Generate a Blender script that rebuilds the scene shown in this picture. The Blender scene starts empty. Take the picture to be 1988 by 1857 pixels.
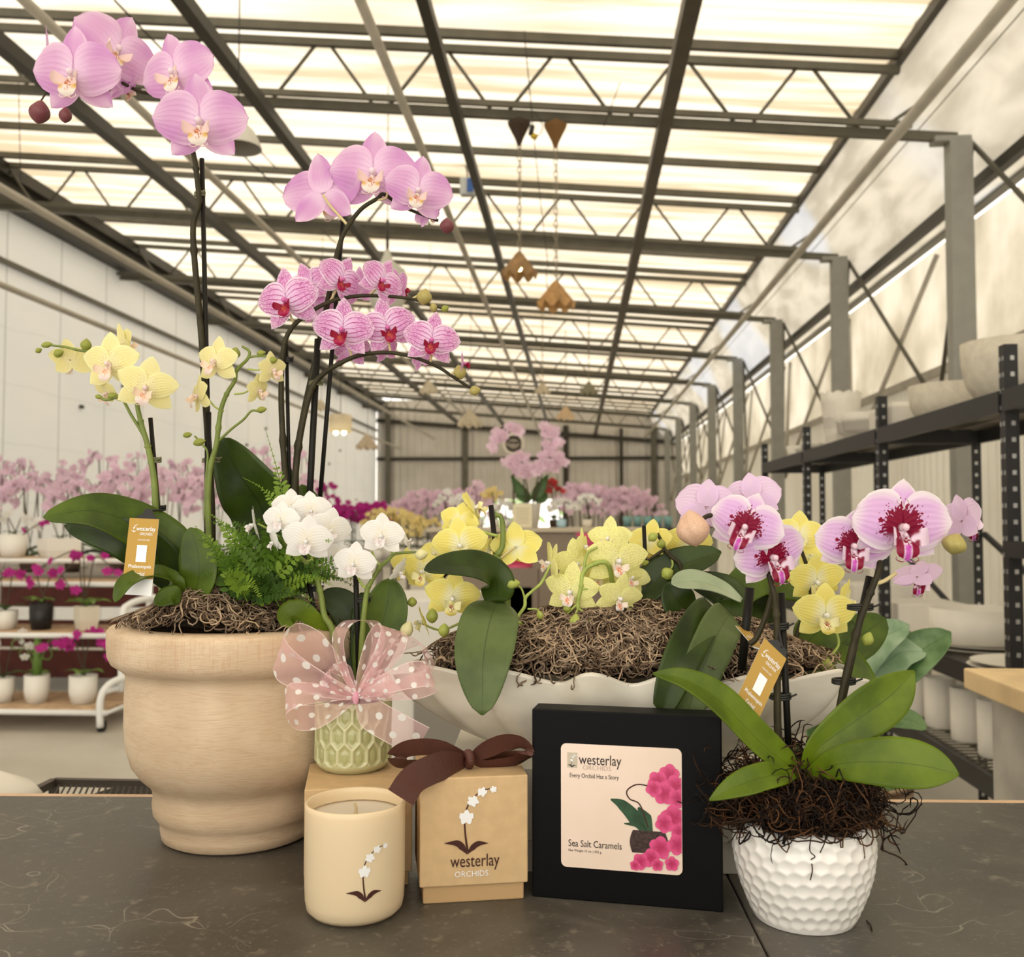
import bpy, math, random
import numpy as np
from mathutils import Vector, Matrix, Euler
random.seed(7); RNG = np.random.default_rng(11)
sc = bpy.context.scene; COL = sc.collection
R_ = math.radians
# ------------------------------------------------------------------ camera
F_PX, CX, CY = 1900.0, 994.0, 928.5
CAM = Vector((0, 0, 1.26))
pb = math.atan(82/1900); ya = math.atan(124/1900*math.cos(pb))
FW = Vector((-math.sin(ya)*math.cos(pb), math.cos(ya)*math.cos(pb), math.sin(pb)))
RT = Vector((math.cos(ya), math.sin(ya), 0)); UP = RT.cross(FW)
cd = bpy.data.cameras.new('camera'); cam = bpy.data.objects.new('camera', cd); COL.objects.link(cam)
cam.matrix_world = Matrix(((RT.x, UP.x, -FW.x, CAM.x), (RT.y, UP.y, -FW.y, CAM.y), (RT.z, UP.z, -FW.z, CAM.z), (0, 0, 0, 1)))
cd.sensor_fit = 'HORIZONTAL'; cd.sensor_width = 36; cd.lens = F_PX/1988*36
cd.clip_start = .05; cd.clip_end = 200
cd.dof.use_dof = True; cd.dof.focus_distance = .96; cd.dof.aperture_fstop = 9.5
sc.camera = cam
# ------------------------------------------------------------------ light
w = bpy.data.worlds.new('world'); sc.world = w; w.use_nodes = True
bg = w.node_tree.nodes['Background']; bg.inputs[0].default_value = (1.0, .93, .82, 1); bg.inputs[1].default_value = 1.9
sl = bpy.data.lights.new('sun', 'SUN'); sl.energy = 4.2; sl.angle = R_(12); sl.color = (1, .93, .80)
so = bpy.data.objects.new('sun', sl); COL.objects.link(so); so.rotation_euler = (R_(-14), R_(24), 0); so.location = (3, 0, 9)
sc.view_settings.view_transform = 'Standard'; sc.view_settings.look = 'None'
sc.view_settings.exposure = 0.45; sc.view_settings.gamma = 1.0; sc.view_settings.use_curve_mapping = False
sc.cycles.max_bounces = 7; sc.cycles.diffuse_bounces = 4; sc.cycles.transparent_max_bounces = 16
sc.cycles.transmission_bounces = 5; sc.cycles.caustics_reflective = False; sc.cycles.caustics_refractive = False
sc.cycles.use_denoising = True; sc.cycles.sample_clamp_indirect = 6

def ray(px, py): return FW*F_PX + RT*(px-CX) + UP*(CY-py)
def P(px, py, Y): d = ray(px, py); return CAM + d*(Y/d.y)
def PZ(px, py, z): d = ray(px, py); return CAM + d*((z-CAM.z)/d.z)
# ------------------------------------------------------------------ colour and nodes
def ln(c): c /= 255; return c/12.92 if c <= .04045 else ((c+.055)/1.055)**2.4
WARM = (1.0, .94, .83)
def A(r, g, b, k=.95): return tuple(min(.9, ln(v)*k/q) for v, q in zip((r, g, b), WARM))+(1,)
class NT:
    def __init__(s, name):
        s.m = bpy.data.materials.new(name); s.m.use_nodes = True; s.t = s.m.node_tree; s.t.nodes.clear()
        s.out = s.t.nodes.new('ShaderNodeOutputMaterial')
    def link(s, v, inp):
        if isinstance(v, bpy.types.NodeSocket): s.t.links.new(v, inp)
        elif v is not None: inp.default_value = v
    def n(s, typ, ins={}, out=0, **kw):
        n = s.t.nodes.new('ShaderNode'+typ)
        for k, v in kw.items(): setattr(n, k, v)
        for k, v in ins.items(): s.link(v, n.inputs[k])
        return n.outputs[out]
    def ma(s, op, a, b=None, c=None, clamp=False):
        n = s.t.nodes.new('ShaderNodeMath'); n.operation = op; n.use_clamp = clamp
        s.link(a, n.inputs[0]); s.link(b, n.inputs[1]); s.link(c, n.inputs[2]); return n.outputs[0]
    def mx(s, f, a, b, mode='MIX'):
        n = s.t.nodes.new('ShaderNodeMix'); n.data_type = 'RGBA'; n.blend_type = mode
        s.link(f, n.inputs[0]); s.link(a, n.inputs[6]); s.link(b, n.inputs[7]); return n.outputs[2]
    def sm(s, x, a, b, lo=0., hi=1.):
        return s.n('MapRange', {0: x, 1: a, 2: b, 3: lo, 4: hi}, interpolation_type='SMOOTHSTEP')
    def uv(s):
        u = s.n('UVMap'); sp = s.t.nodes.new('ShaderNodeSeparateXYZ'); s.t.links.new(u, sp.inputs[0])
        return s.ma('MULTIPLY_ADD', sp.outputs[0], 2., -1.), sp.outputs[1]
    def obj(s): return s.n('TexCoord', out=3)
    def xyz(s, v):
        sp = s.t.nodes.new('ShaderNodeSeparateXYZ'); s.link(v, sp.inputs[0]); return sp.outputs
    def vec(s, x=0., y=0., z=0.): return s.n('CombineXYZ', {0: x, 1: y, 2: z})
    def noise(s, v, scale, detail=3., dist=0.): return s.n('TexNoise', {'Vector': v, 'Scale': scale, 'Detail': detail, 'Distortion': dist})
    def sc_(s, v, k): return s.n('Mapping', {0: v, 3: k})
    def bump(s, h, st=.3, d=.001): return s.n('Bump', {'Height': h, 'Strength': st, 'Distance': d})
    def bsdf(s, col, rough=.5, spec=.5, metal=0., bump=None, alpha=None, trans=0., coat=0., sheen=0.):
        p = s.n('BsdfPrincipled', {'Base Color': col, 'Roughness': rough, 'Specular IOR Level': spec, 'Metallic': metal, 'Coat Weight': coat, 'Coat Roughness': .15})
        if bump is not None: s.t.links.new(bump, p.node.inputs['Normal'])
        sh = p
        if trans:
            tr = s.n('BsdfTranslucent', {0: col}); sh = s.n('MixShader', {0: trans, 1: sh, 2: tr})
        if alpha is not None:
            tp = s.n('BsdfTransparent'); sh = s.n('MixShader', {0: alpha, 1: tp, 2: sh})
        s.t.links.new(sh, s.out.inputs[0]); return s.m
def plain(name, col, rough=.5, spec=.4, metal=0., var=0., scale=30., bump=0., trans=0., coat=0.):
    t = NT(name); c = col; b = None
    if var or bump:
        nz = t.noise(t.obj(), scale, 4.)
        if var: c = t.mx(t.sm(nz, .3, .7), tuple(v*(1-var) for v in col[:3])+(1,), tuple(min(.95, v*(1+var)) for v in col[:3])+(1,))
        if bump: b = t.bump(nz, bump, .002)
    return t.bsdf(c, rough, spec, metal, b, trans=trans, coat=coat)
def emit(name, col, st):
    t = NT(name); e = t.n('Emission', {0: col, 1: st}); t.t.links.new(e, t.out.inputs[0]); return t.m
# ------------------------------------------------------------------ mesh helpers
class MB:
    def __init__(s): s.v = []; s.f = []; s.u = []; s.mi = []; s.has = False
    def add(s, vs, fs, uvs=None, mi=0):
        o = len(s.v); s.v += [tuple(v) for v in vs]; s.f += [tuple(i+o for i in f) for f in fs]; s.mi += [mi]*len(fs)
        if uvs is None: uvs = [(0, 0)]*len(vs)
        else: s.has = True
        s.u += list(uvs)
    def grid(s, rows, uvs=None, close_u=False, flip=False, mi=0):
        n = len(rows); m = len(rows[0]); vs = [p for r in rows for p in r]; fs = []
        for i in range(n-1):
            for j in range(m if close_u else m-1):
                k = (j+1) % m; q = (i*m+j, i*m+k, (i+1)*m+k, (i+1)*m+j)
                fs.append(q[::-1] if flip else q)
        s.add(vs, fs, uvs or [(j/max(1, m-1), i/(n-1)) for i in range(n) for j in range(m)], mi)
    def box(s, c, d, M=None, mi=0):
        hx, hy, hz = d[0]/2, d[1]/2, d[2]/2; c = Vector(c)
        vs = [Vector((x*hx, y*hy, z*hz)) for x in (-1, 1) for y in (-1, 1) for z in (-1, 1)]
        if M is not None: vs = [M @ v for v in vs]
        s.add([c+v for v in vs], [(0, 1, 3, 2), (4, 6, 7, 5), (0, 4, 5, 1), (2, 3, 7, 6), (0, 2, 6, 4), (1, 5, 7, 3)], mi=mi)
    def bar(s, a, b, wx, wz=None, mi=0):
        a, b = Vector(a), Vector(b); d = b-a; wz = wz or wx
        up = Vector((0, 0, 1)) if abs(d.normalized().z) < .99 else Vector((0, 1, 0))
        x = d.cross(up).normalized(); z = x.cross(d).normalized()
        vs = [p+x*i*wx/2+z*j*wz/2 for p in (a, b) for i, j in ((-1, -1), (1, -1), (1, 1), (-1, 1))]
        s.add(vs, [(0, 3, 2, 1), (4, 5, 6, 7), (0, 1, 5, 4), (1, 2, 6, 5), (2, 3, 7, 6), (3, 0, 4, 7)], mi=mi)
    def tube(s, pts, rad, n=8, caps=True, mi=0):
        pts = [Vector(p) for p in pts]; m = len(pts)
        if not hasattr(rad, '__len__'): rad = [rad]*m
        rows = []; up = None
        for i, p in enumerate(pts):
            t = (pts[min(i+1, m-1)]-pts[max(i-1, 0)]).normalized()
            if up is None: up = Vector((0, 0, 1)) if abs(t.z) < .9 else Vector((0, 1, 0))
            x = t.cross(up)
            if x.length < 1e-6: x = t.orthogonal()
            x.normalize(); up = x.cross(t).normalized()
            rows.append([p+(x*math.cos(a)+up*math.sin(a))*rad[i] for a in [2*math.pi*k/n for k in range(n)]])
        o = len(s.v); s.grid(rows, close_u=True, mi=mi)
        if caps:
            s.f.append(tuple(o+k for k in range(n))[::-1]); s.f.append(tuple(o+(m-1)*n+k for k in range(n))); s.mi += [mi, mi]
    def lathe(s, prof, c=(0, 0, 0), n=48, fn=None, mi=0, caps=(False, False)):
        c = Vector(c); rows = []
        for i, (r, z) in enumerate(prof):
            row = []
            for k in range(n):
                a = 2*math.pi*k/n; rr = r; zz = z
                if fn: rr, zz = fn(r, z, a, i/(len(prof)-1))
                row.append(c+Vector((rr*math.cos(a), rr*math.sin(a), zz)))
            rows.append(row)
        o = len(s.v); s.grid(rows, close_u=True, mi=mi)
        if caps[0]: s.f.append(tuple(o+k for k in range(n))[::-1]); s.mi.append(mi)
        if caps[1]: s.f.append(tuple(o+(len(prof)-1)*n+k for k in range(n))); s.mi.append(mi)
    def mesh(s, name, mats, smooth=True):
        me = bpy.data.meshes.new(name); me.from_pydata(s.v, [], s.f)
        if s.has:
            l = me.uv_layers.new(name='UVMap'); li = np.empty(len(me.loops), dtype=np.int32); me.loops.foreach_get('vertex_index', li)
            l.data.foreach_set('uv', np.array(s.u, dtype=np.float32)[li].ravel())
        for m in (mats if isinstance(mats, (list, tuple)) else [mats]): me.materials.append(m)
        me.polygons.foreach_set('material_index', np.array(s.mi, dtype=np.int32))
        me.polygons.foreach_set('use_smooth', np.full(len(s.f), smooth)); me.update(); return me
    def build(s, name, mats, parent=None, smooth=True, bev=0, loc=None):
        o = bpy.data.objects.new(name, s.mesh(name, mats, smooth)); COL.objects.link(o)
        if loc: o.location = loc
        if parent: fix_parent(o, parent)
        if bev:
            b = o.modifiers.new('b', 'BEVEL'); b.width = bev; b.segments = 2; b.limit_method = 'ANGLE'
        return o
def WM(o):
    M = Matrix.LocRotScale(o.location, o.rotation_euler, o.scale)
    return WM(o.parent) @ o.matrix_parent_inverse @ M if o.parent else M
def tag(o, label=None, cat=None, group=None, kind=None):
    if label: o['label'] = label
    if cat: o['category'] = cat
    if group: o['group'] = group
    if kind: o['kind'] = kind
    return o
def thing(name, loc, label, cat, group=None, kind=None):
    o = bpy.data.objects.new(name, None); COL.objects.link(o); o.location = loc; o.empty_display_size = .02
    return tag(o, label, cat, group, kind)
def fix_parent(o, p):
    o.parent = p; o.matrix_parent_inverse = WM(p).inverted()
def spl(pts, n=8):
    pts = [Vector(p) for p in pts]
    if len(pts) < 3: return [pts[0].lerp(pts[-1], i/n) for i in range(n+1)]
    out = []; q = [pts[0]*2-pts[1]]+pts+[pts[-1]*2-pts[-2]]
    for i in range(1, len(q)-2):
        for k in range(n):
            t = k/n; a, b, c, d = q[i-1:i+3]
            out.append(.5*((2*b)+(c-a)*t+(2*a-5*b+4*c-d)*t*t+(3*b-a-3*c+d)*t**3))
    return out+[pts[-1]]
def interp(xs, n): return [xs[0]+(xs[-1]-xs[0])*i/(n-1) for i in range(n)]
ORD = ['first', 'second', 'third', 'fourth', 'fifth', 'sixth', 'seventh', 'eighth', 'ninth', 'tenth', 'eleventh', 'twelfth', 'thirteenth', 'fourteenth', 'fifteenth', 'sixteenth', 'seventeenth', 'eighteenth', 'nineteenth', 'twentieth']
def text(name, s, mat, parent, M, w, h, dz=0., wrap=None, bold=0.):
    """lettering fitted to w x h; M maps the local XY plane to the place it is printed on"""
    c = bpy.data.curves.new(name, 'FONT'); c.body = s; c.size = 1; c.offset = bold; c.resolution_u = 3
    t = bpy.data.objects.new(name, c); COL.objects.link(t)
    bpy.context.view_layer.update(); dg = bpy.context.evaluated_depsgraph_get()
    me = bpy.data.meshes.new_from_object(t.evaluated_get(dg)); bpy.data.objects.remove(t); bpy.data.curves.remove(c)
    xs = [v.co.x for v in me.vertices]; ys = [v.co.y for v in me.vertices]
    x0, x1, y0, y1 = min(xs), max(xs), min(ys), max(ys)
    for v in me.vertices:
        a = (v.co.x-x0)/(x1-x0)*w; b = (v.co.y-y0)/(y1-y0)*h; v.co = wrap(a, b, dz) if wrap else M @ Vector((a, b, dz))
    me.materials.clear(); me.materials.append(mat); me.name = name
    for p in me.polygons: p.material_index = 0
    o = bpy.data.objects.new(name, me); COL.objects.link(o); fix_parent(o, parent); return o
def frame(o, x, y, n=None):     # matrix from local XY to a surface
    x = Vector(x).normalized(); y = Vector(y).normalized(); z = x.cross(y)
    return Matrix(((x.x, y.x, z.x, o[0]), (x.y, y.y, z.y, o[1]), (x.z, y.z, z.z, o[2]), (0, 0, 0, 1)))
# ================================================================== the greenhouse
GZ = 1.26; SL = -.08
def RZ(x, h): return GZ+h+SL*x
XL, XR, YN, YF = -6.0, 2.16, -3.0, 29.2
steel = plain('galvanised_steel', A(98, 92, 76), .45, .4, .35, .12, 6)
dsteel = plain('weathered_steel', A(80, 72, 58), .5, .4, .3, .12, 6)
dark_steel = plain('dark_steel', A(54, 49, 38), .5, .4, .3, .1, 6)
pipe_m = plain('cream_pipe', A(178, 168, 148), .45, .4, 0, .08, 5)
# roof sheet: milky corrugated plastic that lets the daylight through
t = NT('roof_plastic'); v = t.obj(); n1 = t.noise(t.sc_(v, (.25, 2.6, 1)), 1.6, 5, .6); n2 = t.noise(t.sc_(v, (.5, 1.1, 1)), .9, 3)
c = t.mx(t.sm(n1, .38, .62), (.27, .225, .16, 1), (.42, .395, .345, 1)); c = t.mx(t.sm(n2, .45, .75, 0, .55), c, (.43, .415, .38, 1))
roof_m = t.bsdf(c, .5, .3, trans=.88)
b = MB(); nx, ny = 2, 2
b.grid([[(x, y, RZ(x, 3.31)) for x in (XL-.05, XR)] for y in (YN, YF)])
tag(b.build('ceiling', roof_m, smooth=False), 'milky translucent roof sheeting with cream streaks', kind='structure')
# purlins
for k, (y, hh) in enumerate([(3.6, 3.26), (5.7, 3.26)]+[(6.55+2.95*i+dy, 3.26) for i in range(8) for dy in (-.03, 2.1) if 6.55+2.95*i+dy < 29]):
    b = MB(); b.bar((XL, y, RZ(XL, hh)), (XR, y, RZ(XR, hh)), .045, .06)
    tag(b.build('trim_%d' % (k+1), steel, smooth=False), 'thin steel purlin across the roof', kind='structure')
# trusses
TY = [6.55+2.95*i for i in range(8)]
for i, y in enumerate(TY):
    r = thing('roof_truss', (XL, y, RZ(XL, 2.73)), 'steel lattice roof truss, %s one counting away from the front' % ORD[i], 'roof truss', 'steel trusses under the roof')
    b = MB(); b.bar((XL, y, RZ(XL, 3.17)), (XR, y, RZ(XR, 3.17)), .045, .05); b.build('top_chord', steel, r, False)
    b = MB(); b.bar((XL, y, RZ(XL, 2.73)), (2.52, y, RZ(2.52, 2.73)), .05, .06); b.bar((XL, y-.1, RZ(XL, 2.76)), (2.2, y-.1, RZ(2.2, 2.76)), .03, .04); b.build('bottom_chord', steel, r, False)
    b = MB(); x = -1.74-.82*5
    while x < 2.1:
        for s in (-1, 1):
            xa, xb = x+s*.04, x+s*.37
            if XL < xb < 2.4 and xa < XR: b.tube([(xa, y, RZ(xa, 3.17)), (xb, y, RZ(xb, 2.73))], .013, 6)
        x += .82
    b.tube([(2.0, y, RZ(2.0, 2.74)), (2.35, y, RZ(2.35, 3.0))], .013, 6)
    b.build('lattice_bar', steel, r)
# beams and pipes that run the length of the house
def run(name, x, z, w, mat, label, cat, round_=False, y0=YN, y1=YF, x1=None, z1=None, kind=None):
    b = MB(); q = (x if x1 is None else x1, y1, GZ+(z if z1 is None else z1))
    if round_: b.tube([(x, y0, GZ+z), q], w/2, 10)
    else: b.bar((x, y0, GZ+z), q, w, w*1.1)
    o = b.build(name, mat, smooth=round_); tag(o, label, cat, kind=kind); return o
run('roof_beam', -.77, 2.66, .062, dark_steel, 'dark steel beam running lengthwise left of the pendant lamps', 'beam')
run('roof_beam', .587, 2.60, .085, dsteel, 'thick brown steel beam running lengthwise right of the pendant lamps', 'beam')
run('roof_beam', -2.0, 2.66, .07, dark_steel, 'dark steel beam running lengthwise above the tall pink orchid', 'beam')
run('roof_beam', -3.27, 2.72, .08, dark_steel, 'dark steel beam running lengthwise nearest the left gutter', 'beam')
run('water_pipe', -1.02, 2.48, .055, pipe_m, 'cream overhead pipe running lengthwise just left of the dark beam', 'pipe', True, y1=28)
run('water_pipe', -2.62, 2.48, .055, pipe_m, 'cream overhead pipe passing behind the tallest pink orchid', 'pipe', True, y1=24)
run('water_pipe', -3.93, 2.28, .06, pipe_m, 'cream overhead pipe sloping under the left gutter', 'pipe', True, y1=27)
run('water_pipe', -4.67, 1.92, .055, pipe_m, 'lowest cream pipe crossing the white left wall', 'pipe', True, y1=26)
run('water_pipe', 2.0, 2.40, .07, pipe_m, 'cream overhead pipe running beside the right plastic sheet', 'pipe', True, y1=28.5)
# left gutter
b = MB()
b.bar((XL, YN, RZ(XL, 3.02)), (XL, YF, RZ(XL, 3.02)), .3, .42); b.bar((XL+.22, YN, RZ(XL, 3.1)), (XL+.22, YF, RZ(XL, 3.1)), .05, .12)
tag(b.build('trim_40', dark_steel, smooth=False), 'dark gutter beam along the top of the left wall', kind='structure')
b = MB(); b.bar((XL+.02, YN, 3.98), (XL+.02, YF, 3.98), .05, .05)
tag(b.build('trim_41', steel, smooth=False), 'steel rail below the left gutter', kind='structure')
# left wall : white sheets with seams
t = NT('white_wall_sheet'); v = t.obj(); q = t.xyz(v); f = t.ma('FRACT', t.ma('DIVIDE', q[1], 1.1)); seam = t.ma('LESS_THAN', f, .022)
h = t.ma('FRACT', t.ma('DIVIDE', t.ma('ADD', q[2], t.ma('MULTIPLY', t.noise(v, .7, 2), .15)), .62)); hs = t.sm(t.ma('ABSOLUTE', t.ma('SUBTRACT', h, .5)), 0, .03, 1, 0)
c = t.mx(t.noise(t.sc_(v, (1, .6, 1.4)), 1.3, 4), A(250, 252, 246), A(232, 233, 226)); c = t.mx(t.ma('MULTIPLY', hs, .1), c, A(150, 150, 140)); c = t.mx(t.ma('MULTIPLY', seam, .45), c, A(120, 120, 112))
wall_m = t.bsdf(c, .6, .3, trans=.09)
b = MB(); b.grid([[(XL-.02, y, z) for z in (0, 4.72)] for y in (YN, YF)]); tag(b.build('wall_left', wall_m, smooth=False), 'tall white sheeted wall with vertical seams', kind='structure')
for k in range(14):
    b = MB(); b.box((XL+.0, 6.6+1.5*k+.4*(k % 2), 3.05-.9*((k*3) % 4)*.45), (.03, .07, .04)); tag(b.build('trim_%d' % (60+k), dark_steel, smooth=False), 'small dark bracket on the left wall', kind='structure')
b = MB()
for a in (((XL+.03, 18.3, 0), (XL+.03, 18.3, 2.0)), ((XL+.03, 19.3, 0), (XL+.03, 19.3, 2.0)), ((XL+.03, 18.3, 2.0), (XL+.03, 19.3, 2.0))): b.bar(*a, .12)
o = b.build('door_1', plain('dark_door_frame', A(48, 42, 36), .5), smooth=False); tag(o, 'door opening with a dark frame in the left wall', kind='structure')
b = MB(); b.box((XL+.01, 18.8, 1.0), (.04, .9, 1.95)); b.build('door_panel', plain('door_grey', A(140, 136, 126), .5), o, False)
# far wall
def corr(name, c1, c2, per, axis=0, trans=0., var=.3):
    t = NT(name); q = t.xyz(t.obj()); wv = t.ma('SINE', t.ma('MULTIPLY', q[axis], 2*math.pi/per)); nz = t.noise(t.obj(), 1.1, 4)
    c = t.mx(t.sm(nz, .3, .7), c1, c2)
    return t.bsdf(c, .55, .3, bump=t.bump(wv, .9, per*.12), trans=trans)
far_m = corr('corrugated_far_wall', A(200, 190, 172), A(214, 204, 188), .22)
DX0, DX1, DZ = -2.9, -.35, 1.9
b = MB(); th = .06
for x0, x1, z0, z1 in ((XL, DX0, 0, 4.9), (DX1, 3.1, 0, 4.9), (DX0, DX1, DZ, 4.9)): b.box(((x0+x1)/2, YF+.05, (z0+z1)/2), (x1-x0, th, z1-z0))
o = b.build('wall_back', far_m, smooth=False); tag(o, 'grey corrugated end wall with a bright doorway', kind='structure')
k = 42
for a, c_, wd in (((XL, YF, 3.12), (3.0, YF, 3.12), .1), ((XL, YF-.02, RZ(XL, 2.55)), (3.0, YF-.02, RZ(3.0, 2.55)), .12), ((-3.3, YF-.05, 0), (-3.3, YF-.05, 4.5), .16), ((XL+.35, YF-.05, 0), (XL+.35, YF-.05, 4.7), .16), ((-.3, YF-.05, 0), (-.3, YF-.05, 4.1), .14), ((1.35, YF-.05, 0), (1.35, YF-.05, 4.0), .1), ((2.3, YF-.05, 0), (2.3, YF-.05, 4.0), .16)):
    b = MB(); b.bar(a, c_, wd); tag(b.build('trim_%d' % k, dark_steel if wd < .15 else steel, smooth=False), 'steel framing member of the end wall', kind='structure'); k += 1
# trees seen through the far doorway
b = MB()
for i in range(260):
    x = random.uniform(-5.5, 2); z = random.uniform(.2, 4); y = 36+random.uniform(0, 3); s = random.uniform(.08, .3)
    d = Vector((random.uniform(-1, 1), random.uniform(-.3, .3), random.uniform(-1, 1))).normalized(); e = d.orthogonal().normalized()
    p = Vector((x, y, z)); b.add([p+d*s, p+e*s*.5, p-d*s, p-e*s*.5], [(0, 1, 2, 3)])
b.tube([(-3, 37, 0), (-3.1, 37, 3)], .12)
tag(b.build('tree', plain('outdoor_leaf', A(120, 140, 80), .6), smooth=False), 'green tree foliage seen through the bright far doorway', 'foliage', kind='stuff')
# floor
t = NT('concrete_floor'); v = t.obj(); nz = t.noise(v, 1.2, 6); n2 = t.noise(v, 25, 3); c = t.mx(t.sm(nz, .3, .7), A(186, 176, 156), A(206, 197, 178)); c = t.mx(t.ma('MULTIPLY', n2, .15), c, A(140, 130, 112))
q = t.xyz(v); f = t.ma('LESS_THAN', t.ma('FRACT', t.ma('DIVIDE', t.ma('ADD', q[1], t.ma('MULTIPLY', q[0], .6)), 2.6)), .006); c = t.mx(t.ma('MULTIPLY', f, .5), c, A(110, 104, 92))
floor_m = t.bsdf(c, .45, .4)
b = MB(); b.box((-1.5, 18, -.05), (14, 44, .1)); tag(b.build('floor', floor_m, smooth=False), 'pale concrete floor of the greenhouse', kind='structure')
# right side wall
lower_m = corr('beige_corrugated_sheet', A(238, 228, 204), A(226, 214, 190), .15, 1, trans=.07)
upper_m = corr('translucent_corrugated_sheet', (.26, .235, .18, 1), (.46, .43, .37, 1), .15, 1, trans=.75)
XW = 3.1
b = MB(); b.grid([[(XW, y, z) for z in (0, 2.5)] for y in (YN, YF)]); o = b.build('wall_right', lower_m, smooth=False); tag(o, 'beige corrugated side wall behind the black shelving', kind='structure')
b = MB(); b.grid([[(XW, y, z) for z in (2.5, 3.6)] for y in (YN, YF)]); tag(b.build('window_1', upper_m, smooth=False), 'translucent corrugated band high on the right wall', kind='structure')
b = MB(); b.bar((XW-.04, YN, 2.52), (XW-.04, YF, 2.52), .05, .07); tag(b.build('trim_50', pipe_m, smooth=False), 'rail at the foot of the translucent band', kind='structure')
b = MB(); b.bar((2.75, YN, GZ+2.3), (2.75, YF, GZ+2.3), .06, .08); tag(b.build('trim_51', dark_steel, smooth=False), 'dark rail holding the hanging plastic sheet', kind='structure')
t = NT('hanging_plastic'); v = t.obj(); nz = t.noise(t.sc_(v, (1, .8, 3)), 1.6, 3, .4); c = t.mx(t.sm(nz, .35, .7), A(214, 204, 184), A(178, 168, 148)); n2 = t.noise(v, .45, 1); c = t.mx(t.sm(n2, .52, .62, 0, .6), c, A(206, 212, 222))
sheet_m = t.bsdf(c, .35, .5, bump=t.bump(nz, .6, .06), trans=.3)
b = MB(); rows = []; ny = 420
for j in range(ny+1):
    y = YN+(YF-YN)*j/ny; row = []
    for i in range(13):
        s = i/12; x = XR+(2.78-XR)*s; z = RZ(XR, 3.31)+(GZ+2.3-RZ(XR, 3.31))*s
        bay = abs(math.sin((y-6.55)/2.95*math.pi)); bil = math.sin(math.pi*s)*(.05+.16*bay)+.02*math.sin(y*9+s*4)+.015*math.sin(y*23+s*9)
        row.append((x+bil*.5, y, z-bil*.6))
    rows.append(row)
b.grid(rows); tag(b.build('plastic_sheet', sheet_m), 'creased translucent plastic sheet slung between roof edge and dark rail', 'plastic sheet')
b = MB(); b.bar((XR, YN, RZ(XR, 3.25)), (XR, YF, RZ(XR, 3.25)), .05, .07); tag(b.build('trim_52', dsteel, smooth=False), 'steel edge of the roof above the plastic', kind='structure')
b = MB(); b.bar((XW-.1, YN, 3.62), (XW-.1, YF, 3.62), .08); tag(b.build('trim_53', steel, smooth=False), 'eave rail on top of the right wall', kind='structure')
b = MB(); b.grid([[(x, y, z) for x, z in ((2.78, GZ+2.3), (XW, 3.62))] for y in (YN, YF)]); tag(b.build('wall_eave', sheet_m, smooth=False), 'plastic closing strip under the right eave', kind='structure')
col_m = plain('grey_column_paint', A(150, 146, 132), .5, .4, .1, .06, 8)
for i, y in enumerate(TY):
    b = MB(); b.box((2.53, y, 1.88), (.15, .12, 3.76)); b.box((2.48, y, 3.77), (.24, .12, .04)); o = b.build('steel_column', col_m, smooth=False, bev=.008)
    tag(o, 'grey square steel column under the right truss end, %s one counting away from the front' % ORD[i], 'column', 'columns along the right wall')
    o = thing('wall_brace', (2.9, y, 0), 'thin crossed bracing rods behind the %s grey column on the right' % ORD[i], 'brace', 'bracing on the right wall')
    for s in (-1, 1):
        b = MB(); b.tube([(2.62, y, 3.75), (2.9, y+s*1.45, 2.2)], .018, 8); b.build('rod', steel, o)
        b = MB(); b.tube([(2.62, y, 1.8), (2.98, y+s*1.3, 3.45)], .022, 8); b.build('rod', pipe_m, o)
b = MB(); b.tube([(2.3, y_, GZ+2.62-.0*y_) for y_ in (YN, YF)], .004, 5); tag(b.build('support_wire', steel), 'thin wire running in front of the right plastic sheet', 'wire')
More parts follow.
